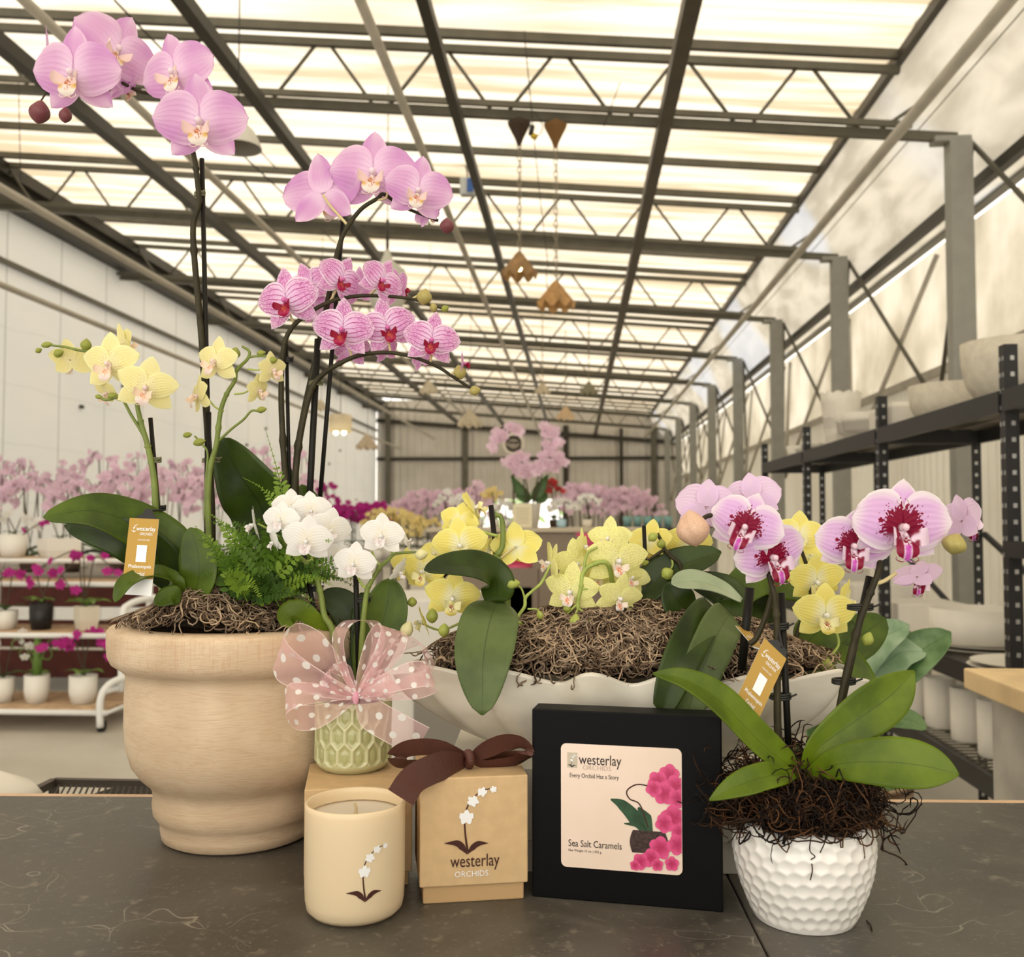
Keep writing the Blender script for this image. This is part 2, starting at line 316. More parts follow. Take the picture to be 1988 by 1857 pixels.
# ------------------------------------------------------------------ pendant lamps
brass = plain('aged_copper', A(150, 116, 76), .5, .4, .3, .2, 20, trans=.15); canopy_m = plain('dark_canopy', A(60, 44, 30), .5)
shell_m = plain('cream_shade', A(214, 198, 168), .6, .3, 0, .12, 12, trans=.35); chain_m = plain('chain_metal', A(150, 138, 112), .4, .4, .5)
bulb_m = emit('lit_bulb', (1, .85, .45, 1), 9); wire_m = plain('dark_wire', A(50, 46, 40), .5)
def petal_lamp(px, py, wpx, Y, label, topz, mat, bulb, canopy=None, chain=True, cat='pendant lamp', name='pendant_lamp'):
    p = P(px, py, Y); R = wpx/1900*Y/2*1.1; H = R*1.15
    r = thing(name, (p.x, p.y, p.z+H*.5), label, cat, 'pendant lamps hanging from the roof')
    def fn(rr, z, a, s): k = abs(math.sin(a*4.5)); e = s**2; return rr*(1-.10*k*s), z-e*.30*H*(k-.3)
    b = MB(); b.lathe([(R*.10, H*.55), (R*.2, H*.45), (R*.45, H*.15), (R*.75, -H*.22), (R, -H*.48)], p, 54, fn); b.build('lamp_shade', mat, r)
    if bulb: b = MB(); b.lathe([(0, .06*H), (R*.10, 0), (R*.16, -H*.16), (R*.12, -H*.3), (0, -H*.36)], p, 16); b.build('bulb', bulb, r)
    if not canopy: topz = RZ(p.x, 3.31)
    b = MB(); top = Vector((p.x, p.y, topz))
    if chain:
        z = p.z+H*.5; i = 0
        while z < topz-.03:
            c = [Vector((p.x+(.012*math.cos(a) if i % 2 else 0), p.y+(0 if i % 2 else .012*math.cos(a)), z+.02+.026*math.sin(a))) for a in [k*math.pi/4 for k in range(9)]]
            b.tube(c, .0032, 4, False); z += .042; i += 1
    b.tube([(p.x+.01, p.y, p.z+H*.4), (p.x+.012, p.y, topz)], .003, 5); b.build('chain' if chain else 'cord', chain_m if chain else wire_m, r)
    if canopy: b = MB(); b.lathe([(.012, -.17), (.03, -.12), (.075, -.03), (.08, 0)], top, 4); b.build('ceiling_canopy', canopy, r, False)
tz = RZ(0, 2.70)
petal_lamp(1008, 512, 68, 6.5, 'brown metal petal pendant with a lit bulb, the left one of the near pair', tz, brass, bulb_m, canopy_m)
petal_lamp(1079, 570, 72, 6.5, 'copper scalloped pendant hanging lowest of the near pair', tz-.02, plain('copper_shade', A(190, 146, 92), .45, .4, .3, .15, 20, trans=.2), plain('dim_bulb', A(230, 190, 130), .3), plain('brown_canopy', A(120, 84, 40), .5))
petal_lamp(1053, 752, 30, 15.2, 'pale scalloped pendant, small and far away beside the dark beam', RZ(0, 2.73), shell_m, None)
petal_lamp(1143, 752, 34, 14.5, 'greenish petal pendant, small and far away left of the thick brown beam', RZ(0, 2.73), plain('olive_shade', A(140, 132, 104), .5, trans=.2), None)
petal_lamp(1098, 800, 34, 17, 'orange tinted shell pendant hanging above the giant pink orchid display', RZ(0, 2.73), plain('amber_shade', A(226, 196, 156), .5, trans=.5), None)
petal_lamp(712, 856, 40, 12.5, 'woven beige bell pendant in front of the left wall corner', RZ(-2.6, 2.75), plain('woven_shade', A(206, 186, 156), .6, 0, 0, .25, 60, trans=.3), None, chain=False)
petal_lamp(912, 810, 46, 13, 'wide white pendant shade hanging in front of the end wall', RZ(-1.4, 2.75), shell_m, None, chain=False)
petal_lamp(832, 750, 34, 12, 'white cone pendant below the purple striped orchid', RZ(-1.8, 2.75), shell_m, None, chain=False)
petal_lamp(622, 785, 30, 12, 'small tan pendant right of the yellow orchid buds', RZ(-3.1, 2.75), shell_m, None, chain=False)
# drum lamp with two bulbs
p = P(661, 822, 9.5); r = thing('drum_pendant', (p.x, p.y, p.z+.1), 'white beaded drum pendant with two lit bulbs underneath', 'pendant lamp', 'pendant lamps hanging from the roof')
b = MB()
b.lathe([(.11, -.085), (.112, 0), (.11, .085), (.09, .09)], p, 40, lambda rr, z, a, s: (rr*(1+.03*math.sin(a*20)), z)); b.build('lamp_shade', shell_m, r)
for s in (-1, 1): b = MB(); b.lathe([(0, .03), (.02, .01), (.024, -.01), (0, -.032)], p+Vector((s*.04, -.02, -.085)), 14); b.build('bulb', bulb_m, r)
b = MB(); b.tube([(p.x, p.y, p.z+.08), (p.x, p.y, RZ(p.x, 3.31))], .004, 5); b.build('cord', wire_m, r)
# big industrial lamp behind the pink flowers
p = P(462, 262, 5.2); r = thing('factory_lamp', (p.x, p.y, p.z+.1), 'large white enamel bell lamp hidden behind the tallest pink orchid', 'lamp')
b = MB(); b.lathe([(.02, .14), (.04, .12), (.05, .06), (.09, .02), (.125, -.05), (.13, -.075)], p, 40); b.build('lamp_shade', plain('white_enamel', A(206, 198, 180), .35), r)
b = MB(); b.lathe([(.0, .02), (.08, .01), (.12, -.06), (.126, -.073)], p, 40); b.build('reflector', plain('grey_reflector', A(120, 112, 98), .5), r)
b = MB(); b.tube([(p.x, p.y, p.z+.13), (p.x, p.y, RZ(p.x, 3.31))], .004, 5); b.build('cord', wire_m, r)
p = P(752, 500, 7.5); r = thing('globe_pendant', (p.x, p.y, p.z), 'pale glass pendant on a thin rod behind the striped orchid', 'pendant lamp', 'pendant lamps hanging from the roof')
b = MB(); b.lathe([(.02, .06), (.03, .02), (.05, -.03), (.14, -.10), (.16, -.3), (.1, -.42), (0, -.45)], p, 30); b.build('lamp_shade', plain('milk_glass', A(226, 220, 200), .3, trans=.4), r)
b = MB(); b.tube([(p.x, p.y, p.z+.05), (p.x, p.y, p.z+.3)], .012, 8); b.tube([(p.x, p.y, p.z+.3), (p.x, p.y, RZ(p.x, 3.31))], .004, 6); b.build('rod', dark_steel, r)
# hook block on the truss, control box on the beam
p = P(1035, 260, 6.4); r = thing('cable_connector', p, 'dark plug with a yellow clip dangling on cables between the lamp canopies', 'cable')
b = MB(); b.tube(spl([P(1018, 60, 6.4), P(1023, 120, 6.4), P(1032, 215, 6.4), P(1034, 245, 6.4)]), .004, 5); b.tube(spl([P(1036, 262, 6.4), P(1048, 380, 6.5), P(1060, 480, 6.6), P(1064, 520, 6.6)]), .003, 5); b.tube(spl([P(1034, 215, 6.4), P(1050, 235, 6.4), P(1052, 255, 6.4), P(1040, 268, 6.4)]), .003, 5); b.build('cable', wire_m, r)
b = MB(); b.bar(P(1034, 244, 6.4), P(1030, 262, 6.4), .03); b.build('plug', plain('black_plug', A(30, 28, 26), .5), r)
b = MB(); b.bar(P(1032, 262, 6.4), P(1042, 267, 6.4), .03); b.build('clip', plain('yellow_clip', A(190, 160, 40), .5), r)
p = P(908, 363, 9.2); r = thing('junction_box', p, 'small blue and white electrical box under the dark beam', 'electrical box')
b = MB(); b.box(p, (.14, .1, .17)); b.build('box_body', plain('pale_box', A(190, 190, 180), .5), r, False, .01)
b = MB(); b.box(p+Vector((.03, -.055, 0)), (.06, .02, .13)); b.build('switch', plain('blue_switch', A(50, 90, 150), .4), r, False)
b = MB(); b.tube(spl([p+Vector((-.1, 0, .28)), p+Vector((-.02, 0, .2)), p+Vector((0, 0, .08))]), .008, 6); b.tube([p+Vector((.05, 0, .08)), p+Vector((.04, 0, .4))], .012, 6); b.build('cable', wire_m, r)
# loose wires
for i, (a, c_) in enumerate((((222, 0, 5), (540, 330, 9)), ((365, 200, 5.5), (660, 480, 10)), ((36, 160, 6.4), (40, 350, 6.4)), ((1204, 160, 6.3), (1172, 245, 6.3)), ((1060, 520, 7), (1064, 600, 7)))):
    b = MB(); b.tube([P(*a), P(*c_)], .006 if i < 2 else .003, 5)
    tag(b.build('ceiling_cable', wire_m), ['thin dark cable crossing above the top pink flowers', 'thin dark cable slanting behind the middle pink orchid', 'fine chain hanging at the far left edge', 'short twisted wire sticking up from the nearest truss', 'fine wire hanging above the copper pendant'][i], 'cable')
# ================================================================== the counter and what stands on it
TZ = .92
t = NT('slate_tile'); v = t.obj(); nz = t.noise(v, 7, 7, .8); n2 = t.noise(v, 60, 6, .5); n3 = t.noise(v, 220, 3)
c = t.mx(t.sm(nz, .3, .72), A(64, 59, 50), A(92, 85, 73)); c = t.mx(t.sm(n2, .58, .74, 0, .5), c, A(136, 126, 106)); c = t.mx(t.sm(n3, .62, .72, 0, .3), c, A(150, 140, 118))
sc1 = t.n('TexVoronoi', {'Vector': t.n('VectorMath', {0: t.sc_(v, (1, 1.6, 1)), 1: t.n('TexNoise', {'Vector': v, 'Scale': 6.}, out=1)}, operation='ADD'), 'Scale': 5.}, feature='DISTANCE_TO_EDGE')
c = t.mx(t.ma('MULTIPLY', t.sm(sc1, 0, .012, 1, 0), t.sm(t.noise(v, 9, 2), .5, .62, 0, .45)), c, A(176, 166, 144))
tile_m = t.bsdf(c, t.sm(nz, .3, .7, .34, .55), .5, bump=t.bump(n2, .25, .0015))
edge_m = plain('pine_edging', A(206, 170, 132), .5, .3, 0, .15, 20)
ct = thing('counter', (0, .8, 0), 'dark slate topped counter under the foreground display', 'counter')
a0, a1 = PZ(-420, 1541, TZ), PZ(2500, 1561, TZ); dv = (a1-a0).normalized(); pv = Vector((-dv.y, dv.x, 0))
s0, s1 = PZ(1408, 1690, TZ), PZ(1492, 1857, TZ); sd = (s1-s0).normalized()
def upto(p, d, q, e):  # where line p+td meets q+se
    k = ((q.x-p.x)*e.y-(q.y-p.y)*e.x)/(d.x*e.y-d.y*e.x); return p+d*k
f0 = a0-pv*.95; sb = upto(s0, sd, a0, dv); sf = upto(s0, sd, f0, dv); f1 = a1-pv*.95
def slab(name, q, z0, z1, mat, parent, bev=.002):
    b = MB(); q = [Vector((p.x, p.y, 0)) for p in q]; vs = [p+Vector((0, 0, z0)) for p in q]+[p+Vector((0, 0, z1)) for p in q]
    b.add(vs, [(3, 2, 1, 0), (4, 5, 6, 7), (0, 1, 5, 4), (1, 2, 6, 5), (2, 3, 7, 6), (3, 0, 4, 7)]); return b.build(name, mat, parent, False, bev)
g = dv*.0008
slab('tile', [f0, sf-g, sb-g, a0], TZ-.012, TZ, tile_m, ct, .0012); slab('tile', [sf+g, f1, a1, sb+g], TZ-.012, TZ, tile_m, ct, .0012)
slab('edge_trim', [a0, a1, a1+pv*.014, a0+pv*.014], TZ-.03, TZ-.0005, edge_m, ct)
slab('counter_body', [f0+pv*.05, f1+pv*.05, a1-pv*.03, a0-pv*.03], 0, TZ-.0122, plain('counter_body_paint', A(70, 62, 54), .6), ct)

kraft = plain('kraft_card', A(206, 172, 124), .75, .15, 0, .05, 90, .05); kraft_in = plain('kraft_base', A(190, 154, 106), .75, .15)
brown = plain('dark_brown_print', A(70, 40, 32), .6, .2); white_p = plain('white_print', A(240, 236, 226), .6, .2)
def oriented_box(name, A0, B0, dep, h0, h1, mat, parent, grow=0., bev=.0012):
    x = (B0-A0); L = x.length; x.normalize(); y = Vector((-x.y, x.x, 0)); M = Matrix(((x.x, y.x, 0), (x.y, y.y, 0), (0, 0, 1)))
    b = MB(); c = A0+x*L/2+y*dep/2; c.z = TZ+(h0+h1)/2; b.box(c, (L+2*grow, dep+2*grow, h1-h0), M); o = b.build(name, mat, parent, False, bev); return o, x, y
def petal_blob(b, M, cx, cy, s, rot, z):
    pts = []; n = 40
    for k in range(n):
        a = 2*math.pi*k/n; r = s*(.62+.38*abs(math.cos(2.5*a+.3))**.7)*(1+.08*math.sin(7*a))
        pts.append(M(cx+r*math.cos(a+rot), cy+r*math.sin(a+rot)*.9, z))
    b.add([M(cx, cy, z)]+pts, [(0, i+1, (i+1) % n+1) for i in range(n)])
def stroke(b, M, pts, ws, z, n=8):
    p = spl([Vector((x, y, 0)) for x, y in pts], n); m = len(p); W = []
    for i in range(m):
        f = i/(m-1)*(len(ws)-1); k = min(int(f), len(ws)-2); W.append(ws[k]+(ws[k+1]-ws[k])*(f-k))
    rows = []
    for i in range(m):
        t_ = (p[min(i+1, m-1)]-p[max(i-1, 0)]).normalized(); s = Vector((-t_.y, t_.x, 0))*W[i]/2
        rows.append([M((p[i]-s).x, (p[i]-s).y, z), M((p[i]+s).x, (p[i]+s).y, z)])
    b.grid(rows)
def orchid_logo(parent, M, W, dark, light, name='printed_emblem'):
    """the emblem: two leaves, one bent stem, four small blossoms; local box W wide"""
    k = W/95.
    g = lambda x, y, z: M(x*k, y*k, z)
    b = MB(); stroke(b, g, [(33, 5), (28, 40), (26, 75), (30, 100), (44, 124), (66, 140), (90, 146)], [5, 4, 3.5, 3, 3, 2.5, 2], .0002)
    stroke(b, g, [(32, 0), (20, 16), (8, 25), (-20, 26)], [2, 15, 14, 1], .00025); stroke(b, g, [(32, 0), (45, 14), (58, 22), (80, 22)], [2, 13, 12, 1], .00025)
    o = b.build(name, dark, parent, False)
    b = MB(); petal_blob(b, g, 30, 82, 18, .4, .0004); petal_blob(b, g, 45, 118, 14, 1.2, .0004); petal_blob(b, g, 66, 138, 12, .1, .0004); petal_blob(b, g, 92, 143, 8.5, .7, .0004)
    b.build('printed_blossoms', light, o, False)
# right kraft candle box
A0, B0 = PZ(821, 1755, TZ), PZ(1017, 1744, TZ)
r = thing('gift_box', (A0+B0)/2, 'tan kraft gift box printed with an orchid emblem and tied with a brown ribbon bow', 'gift box')
o, x, y = oriented_box('box_base', A0, B0, .082, 0, .1, kraft_in, r)
o, x, y = oriented_box('box_lid', A0, B0, .082, .0155, .111, kraft, r, .0032)
FM = frame(A0-y*.0036+Vector((0, 0, 0)), x, Vector((0, 0, 1)))
wBox = (B0-A0).length
pr = lambda a, c_, z: FM @ Vector((a, c_, z))
orchid_logo(r, lambda a, c_, z: FM @ Vector((a+.0265, c_+.0435, z)), .0372, brown, white_p)
text('printed_name', 'westerlay', brown, r, FM @ Matrix.Translation((.024, .0285, 0)), .044, .0145, .0003)
text('printed_word', 'ORCHIDS', white_p, r, FM @ Matrix.Translation((.028, .0235, 0)), .030, .0050, .0003)
RB = (A0, B0, x, y)
# left kraft box
A1, B1 = PZ(596, 1728, TZ), PZ(793, 1717, TZ)
r = thing('gift_box', (A1+B1)/2, 'plain tan kraft box behind the candle, carrying the green pot', 'gift box')
oriented_box('box_base', A1, B1, .094, 0, .08, kraft_in, r); oriented_box('box_lid', A1, B1, .094, .013, .0924, kraft, r, .003)
# candle
pc = PZ(689, 1745, TZ); pc = P(689, 1700, .859); pc.z = TZ; CR = .0435; CH = .0945
r = thing('candle', pc, 'short jar candle in peach frosted glass with an orchid emblem, unlit', 'candle')
b = MB(); pf = [(0, .001), (.030, 0), (.037, .0015), (.0415, .006), (.0428, .013), (CR, .03), (CR, CH-.004), (CR, CH), (CR-.0012, CH+.0012), (CR-.0028, CH), (CR-.003, CH-.004), (CR-.003, CH-.010)]
b.lathe([(q, TZ+z) for q, z in pf], (pc.x, pc.y, 0), 96)
b.build('glass_jar', plain('frosted_peach_glass', A(250, 224, 180), .32, .45, trans=.25), r)
b = MB(); b.lathe([(CR-.0031, TZ+.012), (CR-.0031, TZ+CH-.0105), (CR-.006, TZ+CH-.0115), (.004, TZ+CH-.0115), (0, TZ+CH-.0112)], (pc.x, pc.y, 0), 64)
b.build('wax', plain('cream_wax', A(246, 232, 204), .5, .3, trans=.3), r)
b = MB(); b.tube(spl([(pc.x, pc.y, TZ+CH-.013), (pc.x+.0006, pc.y, TZ+CH-.007), (pc.x-.0006, pc.y, TZ+CH-.002)]), .0014, 7); b.build('wick', plain('wick_cotton', A(200, 176, 130), .8), r)
def wrapc(x0, z0):
    def f(a, c_, dz):
        th = -math.pi/2+(x0+a)/CR; return Vector((pc.x+(CR+.0002+dz)*math.cos(th), pc.y+(CR+.0002+dz)*math.sin(th), TZ+z0+c_))
    return f
orchid_logo(r, wrapc(.0085, .0235), .0285, brown, white_p)

# black caramel box
A2, B2 = PZ(1033, 1740, TZ), PZ(1404, 1771, TZ)
r = thing('sweets_box', (A2+B2)/2, 'large square black box standing upright with a printed caramels label', 'box')
blk = plain('black_card', (.0025, .0025, .003, 1), .5, .12, 0, .1, 300, .03)
o, x, y = oriented_box('box_body', A2, B2, .036, 0.001, .1675, blk, r, -.0012); o, x, y = oriented_box('box_lid', A2, B2, .030, 0, .1685, blk, r, 0)
W2 = (B2-A2).length; H2 = .1685
FB = frame(A2-y*.0004, x, Vector((0, 0, 1)))
kx = W2/372.; kz = H2/362.
def LB(px, py, z=0.): # label coordinates measured on the box front (px from its left, py from its bottom)
    return FB @ Vector((px*kx, py*kz, z))
t = NT('label_paper'); q = t.xyz(t.obj()); nz = t.noise(t.obj(), 14, 3); lab_m = t.bsdf(t.mx(t.sm(nz, .3, .7), A(240, 214, 190), A(232, 206, 178)), .4, .4)
b = MB(); lx0, lx1, ly0, ly1, rr = 59, 296, 63, 299, 11; pts = []
for cx_, cy_, a0_ in ((lx1-rr, ly1-rr, 0), (lx0+rr, ly1-rr, 90), (lx0+rr, ly0+rr, 180), (lx1-rr, ly0+rr, 270)):
    for k in range(7): a = R_(a0_+k*15); pts.append(LB(cx_+rr*math.cos(a), cy_+rr*math.sin(a), .0004))
b.add(pts, [tuple(range(len(pts)))]); lab = b.build('printed_label', lab_m, r, False)
TM = lambda px, py: FB @ Matrix.Translation((px*kx, py*kz, 0))
ink = plain('black_ink', A(40, 30, 28), .5); grey_ink = plain('grey_ink', A(196, 172, 150), .5); sq = plain('emblem_square', A(196, 182, 154), .5)
text('printed_name', 'westerlay', ink, lab, TM(95, 254), 84*kx, 26*kz, .0008)
text('printed_word', 'ORCHIDS', grey_ink, lab, TM(103, 250.5), 56*kx, 8.5*kz, .0008)
text('printed_motto', 'Every Orchid Has a Story', ink, lab, TM(77, 232), 97*kx, 11*kz, .0008)
text('printed_title', 'Sea Salt Caramels', ink, lab, TM(74, 103), 105*kx, 13*kz, .0008)
text('printed_weight', 'Net Weight 15 oz. | 425 g.', ink, lab, TM(74, 92), 66*kx, 6*kz, .0008)
b = MB(); b.add([LB(72, 253, .0007), LB(92, 253, .0007), LB(92, 282, .0007), LB(72, 282, .0007)], [(0, 1, 2, 3)]); b.build('emblem_square', sq, lab, False)
orchid_logo(lab, lambda a, c_, z: FB @ Vector((a+76*kx, c_+254*kz, z+.0009)), 16*kx*1.0, ink, white_p)
# printed picture of a pink orchid in a ribbed brown pot
gr = plain('printed_green', A(44, 74, 46), .4, .4, 0, .3, 90); potm = plain('printed_pot', A(62, 44, 40), .4, .4, 0, .5, 400)
t = NT('printed_pink'); u, vv = t.uv(); vein = t.sm(t.ma('ABSOLUTE', t.ma('SINE', t.ma('MULTIPLY', u, 16.))), 0, .5, .4, 0); c = t.mx(vein, t.mx(t.sm(vv, 0, 1), A(176, 30, 78), A(224, 80, 128)), A(240, 130, 165)); ppk = t.bsdf(c, .4, .4)
def clamp_l(x_): return min(x_, 295.)
b = MB(); stroke(b, lambda a, c_, z: LB(a, c_, z), [(230, 130), (205, 165), (180, 188), (158, 197)], [4, 28, 20, 3], .0008); stroke(b, lambda a, c_, z: LB(a, c_, z), [(235, 140), (225, 165), (212, 185)], [10, 26, 4], .0009); stroke(b, lambda a, c_, z: LB(a, c_, z), [(235, 128), (215, 150), (184, 153)], [4, 12, 2], .0009); b.build('printed_leaves', gr, lab, False)
b = MB(); stroke(b, lambda a, c_, z: LB(a, c_, z), [(231, 148), (215, 190), (195, 200), (190, 215), (210, 228), (240, 225)], [2.4, 2.4, 2.4, 2.4, 2.4, 2.4], .0010); b.build('printed_stem', brown, lab, False)
b = MB(); rows = []
for k in range(9): s = k/8; hw = 28+9*math.sin(math.pi*(.15+s*.75)); rows.append([LB(232-hw, 100+42*s, .0011), LB(232+hw, 100+42*s, .0011)])
b.grid(rows); b.build('printed_pot', potm, lab, False)
b = MB(); random.seed(5); zz = .0012
for fx, fy, s, ro in ((272, 250, 20, .2), (250, 236, 20, 1), (284, 228, 22, .6), (262, 214, 22, .3), (242, 222, 16, .9), (288, 206, 18, 0), (280, 168, 26, .4), (262, 158, 18, .9), (290, 145, 16, 0), (254, 112, 22, .2), (287, 120, 20, .7), (236, 92, 18, .5), (216, 84, 16, 1), (276, 84, 14, .3), (205, 76, 10, .2), (248, 80, 12, .4)):
    for k in range(5):
        an = ro+k*2*math.pi/5; rows = []; uvs = []; zz += .000004
        for i in range(7):
            s_ = i/6; w_ = s*.52*math.sin(math.pi*min(.97, .06+s_*.9))**.6; row = []
            for j in (-1, 0, 1):
                X = fx+math.cos(an)*s_*s-math.sin(an)*w_*j; Y = fy+math.sin(an)*s_*s+math.cos(an)*w_*j; row.append(LB(clamp_l(X), Y, zz)); uvs.append((j*.5+.5, s_))
            rows.append(row)
        b.grid(rows, uvs)
b.build('printed_blossoms', ppk, lab, False)

# white pedestal box
A3, B3 = PZ(868, 1690, TZ), PZ(1448, 1697, TZ)
A3.y += 0; r = thing('white_box', (A3+B3)/2, 'plain white box under the shell planter, behind the black box', 'box')
wb = plain('white_card', A(226, 216, 194), .6, .25, 0, .04, 20)
oriented_box('box_base', A3, B3, .19, 0, .06, wb, r); oriented_box('box_lid', A3, B3, .19, .03, .1, wb, r, .002)
PEDZ = TZ+.1
# ------------------------------------------------------------------ pots
t = NT('pale_turned_wood'); v = t.obj(); q = t.xyz(v)
rg = t.noise(t.sc_(v, (1.2, 1.2, 6)), 7, 5, 1.5); rgs = t.ma('SINE', t.ma('MULTIPLY', t.ma('ADD', t.ma('MULTIPLY', rg, 2.2), t.ma('MULTIPLY', q[2], 9.)), 22.)); fine = t.noise(t.sc_(v, (60, 60, 900)), 1, 3); vert = t.noise(t.sc_(v, (500, 500, 20)), 1, 2)
c = t.mx(t.sm(t.noise(v, 8, 4, .6), .3, .7), A(222, 196, 160), A(198, 170, 134)); c = t.mx(t.ma('MULTIPLY', t.sm(rgs, .2, 1), .2), c, A(184, 146, 108)); c = t.mx(t.sm(fine, .5, .7, 0, .25), c, A(170, 132, 92))
c = t.mx(t.ma('MULTIPLY', t.sm(q[2], 1.10, 1.115, 0, 1), t.sm(vert, .5, .7, 0, .3)), c, A(190, 134, 92))
wood_m = t.bsdf(c, .62, .25, bump=t.bump(fine, .25, .0008))
BP = P(468, 1300, 1.062); BP.z = 0
prof = [(0, .921), (.074, .9203), (.080, .9235), (.0815, .932), (.0818, .940), (.0845, .944), (.0888, .950), (.0898, .960), (.0888, .970), (.0905, .977), (.094, .982), (.102, .989), (.1115, 1.002), (.117, 1.02), (.1195, 1.045), (.1200, 1.075), (.119, 1.093), (.1203, 1.100), (.1265, 1.105), (.1345, 1.1105), (.138, 1.118), (.139, 1.130), (.139, 1.139), (.1385, 1.1435), (.136, 1.1475), (.125, 1.149), (.113, 1.149), (.109, 1.146), (.108, 1.13), (.105, 1.06), (.09, 1.0), (0, .98)]
b = MB(); b.lathe(prof, BP, 96, lambda r_, z, a, s: (r_*(1+.006*math.sin(a*2+z*20)), z)); o = b.build('wooden_planter', wood_m)
tag(o, 'big pale turned wooden planter with a thick rim, tallest pot on the left', 'planter')
# pale green honeycomb pot
GP = P(686, 1440, .983); GP.z = 0; GT = PEDZ-.1+.0924
t = NT('celadon_glaze'); v = t.obj(); hg = t.n('Attribute', {}, out=2, attribute_name='ridge'); c = t.mx(hg, A(170, 166, 110), A(198, 192, 142)); green_m = t.bsdf(c, .2, .5, coat=.6)
b = MB(); n, m = 220, 90; rows = []; RG = .0385; HG = .0685; ridge = []
for i in range(m+1):
    s = i/m; z = HG*s; base = RG*(1-.22*max(0, (.16-s)/.16)**2.2); row = []
    for k in range(n):
        a = 2*math.pi*k/n; uu = a/(2*math.pi)*16; vv = (s-.12)/.88*3.1
        best = 9
        ro = math.floor(vv)
        for r0 in (ro-1, ro, ro+1):
            off = .5*(r0 % 2)
            for cc in (math.floor(uu-off), math.floor(uu-off)+1):
                dx = abs(uu-(cc+off)); dy = abs(vv-(r0+.5))*1.0
                d = max(dx*2, dx*1.0+dy*1.28); best = min(best, d)
        rd = max(0, min(1, (best-.66)/.2)); inn = .35*max(0, min(1, (.42-best)/.1))
        if s < .13: rd = max(rd*0, 1)*.75; inn = 0
        if s > .955: rd = .8; inn = 0
        hgt = max(rd, inn); ridge.append(rd); rad = base-.0019+.0019*hgt; row.append((GP.x+rad*math.cos(a), GP.y+rad*math.sin(a), GT+z+.0004))
    rows.append(row)
b.grid(rows, close_u=True); nv = len(b.v)
b.lathe([(RG-.0004, GT+HG), (RG-.0012, GT+HG+.0012), (RG-.003, GT+HG), (RG-.0035, GT+.05), (0, GT+.045)], (GP.x, GP.y, 0), 64); b.lathe([(0, GT+.0002), (RG*.74, GT+.0003), (RG*.78, GT+.0006)], (GP.x, GP.y, 0), 64)
me = b.mesh('green_pot', green_m); at = me.attributes.new('ridge', 'FLOAT', 'POINT'); at.data.foreach_set('value', np.array(ridge+[.8]*(len(me.vertices)-len(ridge)), dtype=np.float32))
o = bpy.data.objects.new('green_pot', me); COL.objects.link(o); tag(o, 'small pale green glazed pot embossed with honeycomb cells, on a kraft box', 'pot')
# white dimpled pot
WP = P(1560, 1690, .874); WP.z = 0
white_gl = plain('white_glaze', A(246, 238, 222), .28, .5, coat=.4)
b = MB(); n, m = 224, 72; rows = []
for i in range(m+1):
    s = i/m; z = TZ+.0004+.083*s; base = .042+.019*math.sin(min(1, s/.78)*math.pi/2)**.85-.003*max(0, s-.78)/.22; row = []
    for k in range(n):
        a = 2*math.pi*k/n; uu = a/(2*math.pi)*28; vv = s*8.4+.12*math.sin(a*5); ro = round(vv); off = .5*(ro % 2)
        dm = 9
        for r0 in (ro-1, ro, ro+1):
            of = .5*(r0 % 2); dx = uu-of-round(uu-of); dy = (vv-r0)*.9; dm = min(dm, math.hypot(dx, dy))
        dent = max(0, 1-(dm/.6)**2); fade = min(1, s*8)*min(1, (1-s)*9); rad = base-.0021*dent*fade; row.append((WP.x+rad*math.cos(a), WP.y+rad*math.sin(a), z+.0016*math.sin(a*7+.5)*s**6))
    rows.append(row)
b.grid(rows, close_u=True)
b.lathe([(.0575, TZ+.0836), (.0562, TZ+.085), (.0548, TZ+.0836), (.054, TZ+.06), (0, TZ+.055)], (WP.x, WP.y, 0), 84, lambda r_, z, a, s: (r_, z+(.0016*math.sin(a*7+.5) if s < .6 else 0)))
b.lathe([(0, TZ+.0003), (.038, TZ+.0002), (.042, TZ+.0005)], (WP.x, WP.y, 0), 84)
tag(b.build('dimpled_pot', white_gl), 'white glossy pot with hammered dimples, frontmost on the right', 'pot')
# shell planter
SC = P(1218, 1400, 1.05); SC.z = 0
t = NT('ivory_glaze'); v = t.obj(); c = t.mx(t.sm(t.noise(t.sc_(v, (1, 1, 2)), 9, 4), .35, .7), A(232, 222, 198), A(206, 194, 168)); ivory = t.bsdf(c, .25, .5, coat=.5)
b = MB(); n, m = 240, 40; rows = []
def shell_pt(a, s, off=0.):
    ca, sa = math.cos(a), math.sin(a); ax = .128+(.225-.128)*s**.9; ay = .058+(.102-.058)*s**.9
    bulge = .016*math.sin(math.pi*min(1, s)*.9)
    # swept ribs that lean outward like a clam shell
    ph = a*14+s*2.0*math.tanh(ca*3); rib = (.004*s+.0075)*math.cos(ph)*(.35+.65*min(1, s*1.3))
    k = 1+(bulge+rib-off)/.15; wave = .0062*s**3*(1-abs(ca)**8)*math.cos(ph)
    z = PEDZ+.001+.088*s**1.12+wave
    if abs(ca) > .9: z -= .014*s*((abs(ca)-.9)/.1)
    return Vector((SC.x+ax*ca*k, SC.y+ay*sa*k, z))
for i in range(m+1): rows.append([shell_pt(2*math.pi*k/n, i/m) for k in range(n)])
for i in range(6): rows.append([shell_pt(2*math.pi*k/n, 1-i*.0, .0012*(1+i*.6))+Vector((0, 0, (.001 if i in (1, 2) else 0)-.001*max(0, i-3)*4)) for k in range(n)])
b.grid(rows, close_u=True); b.lathe([(.0, 0), (1, 0)], n=n, fn=lambda r_, z, a, s: (r_, z)); 
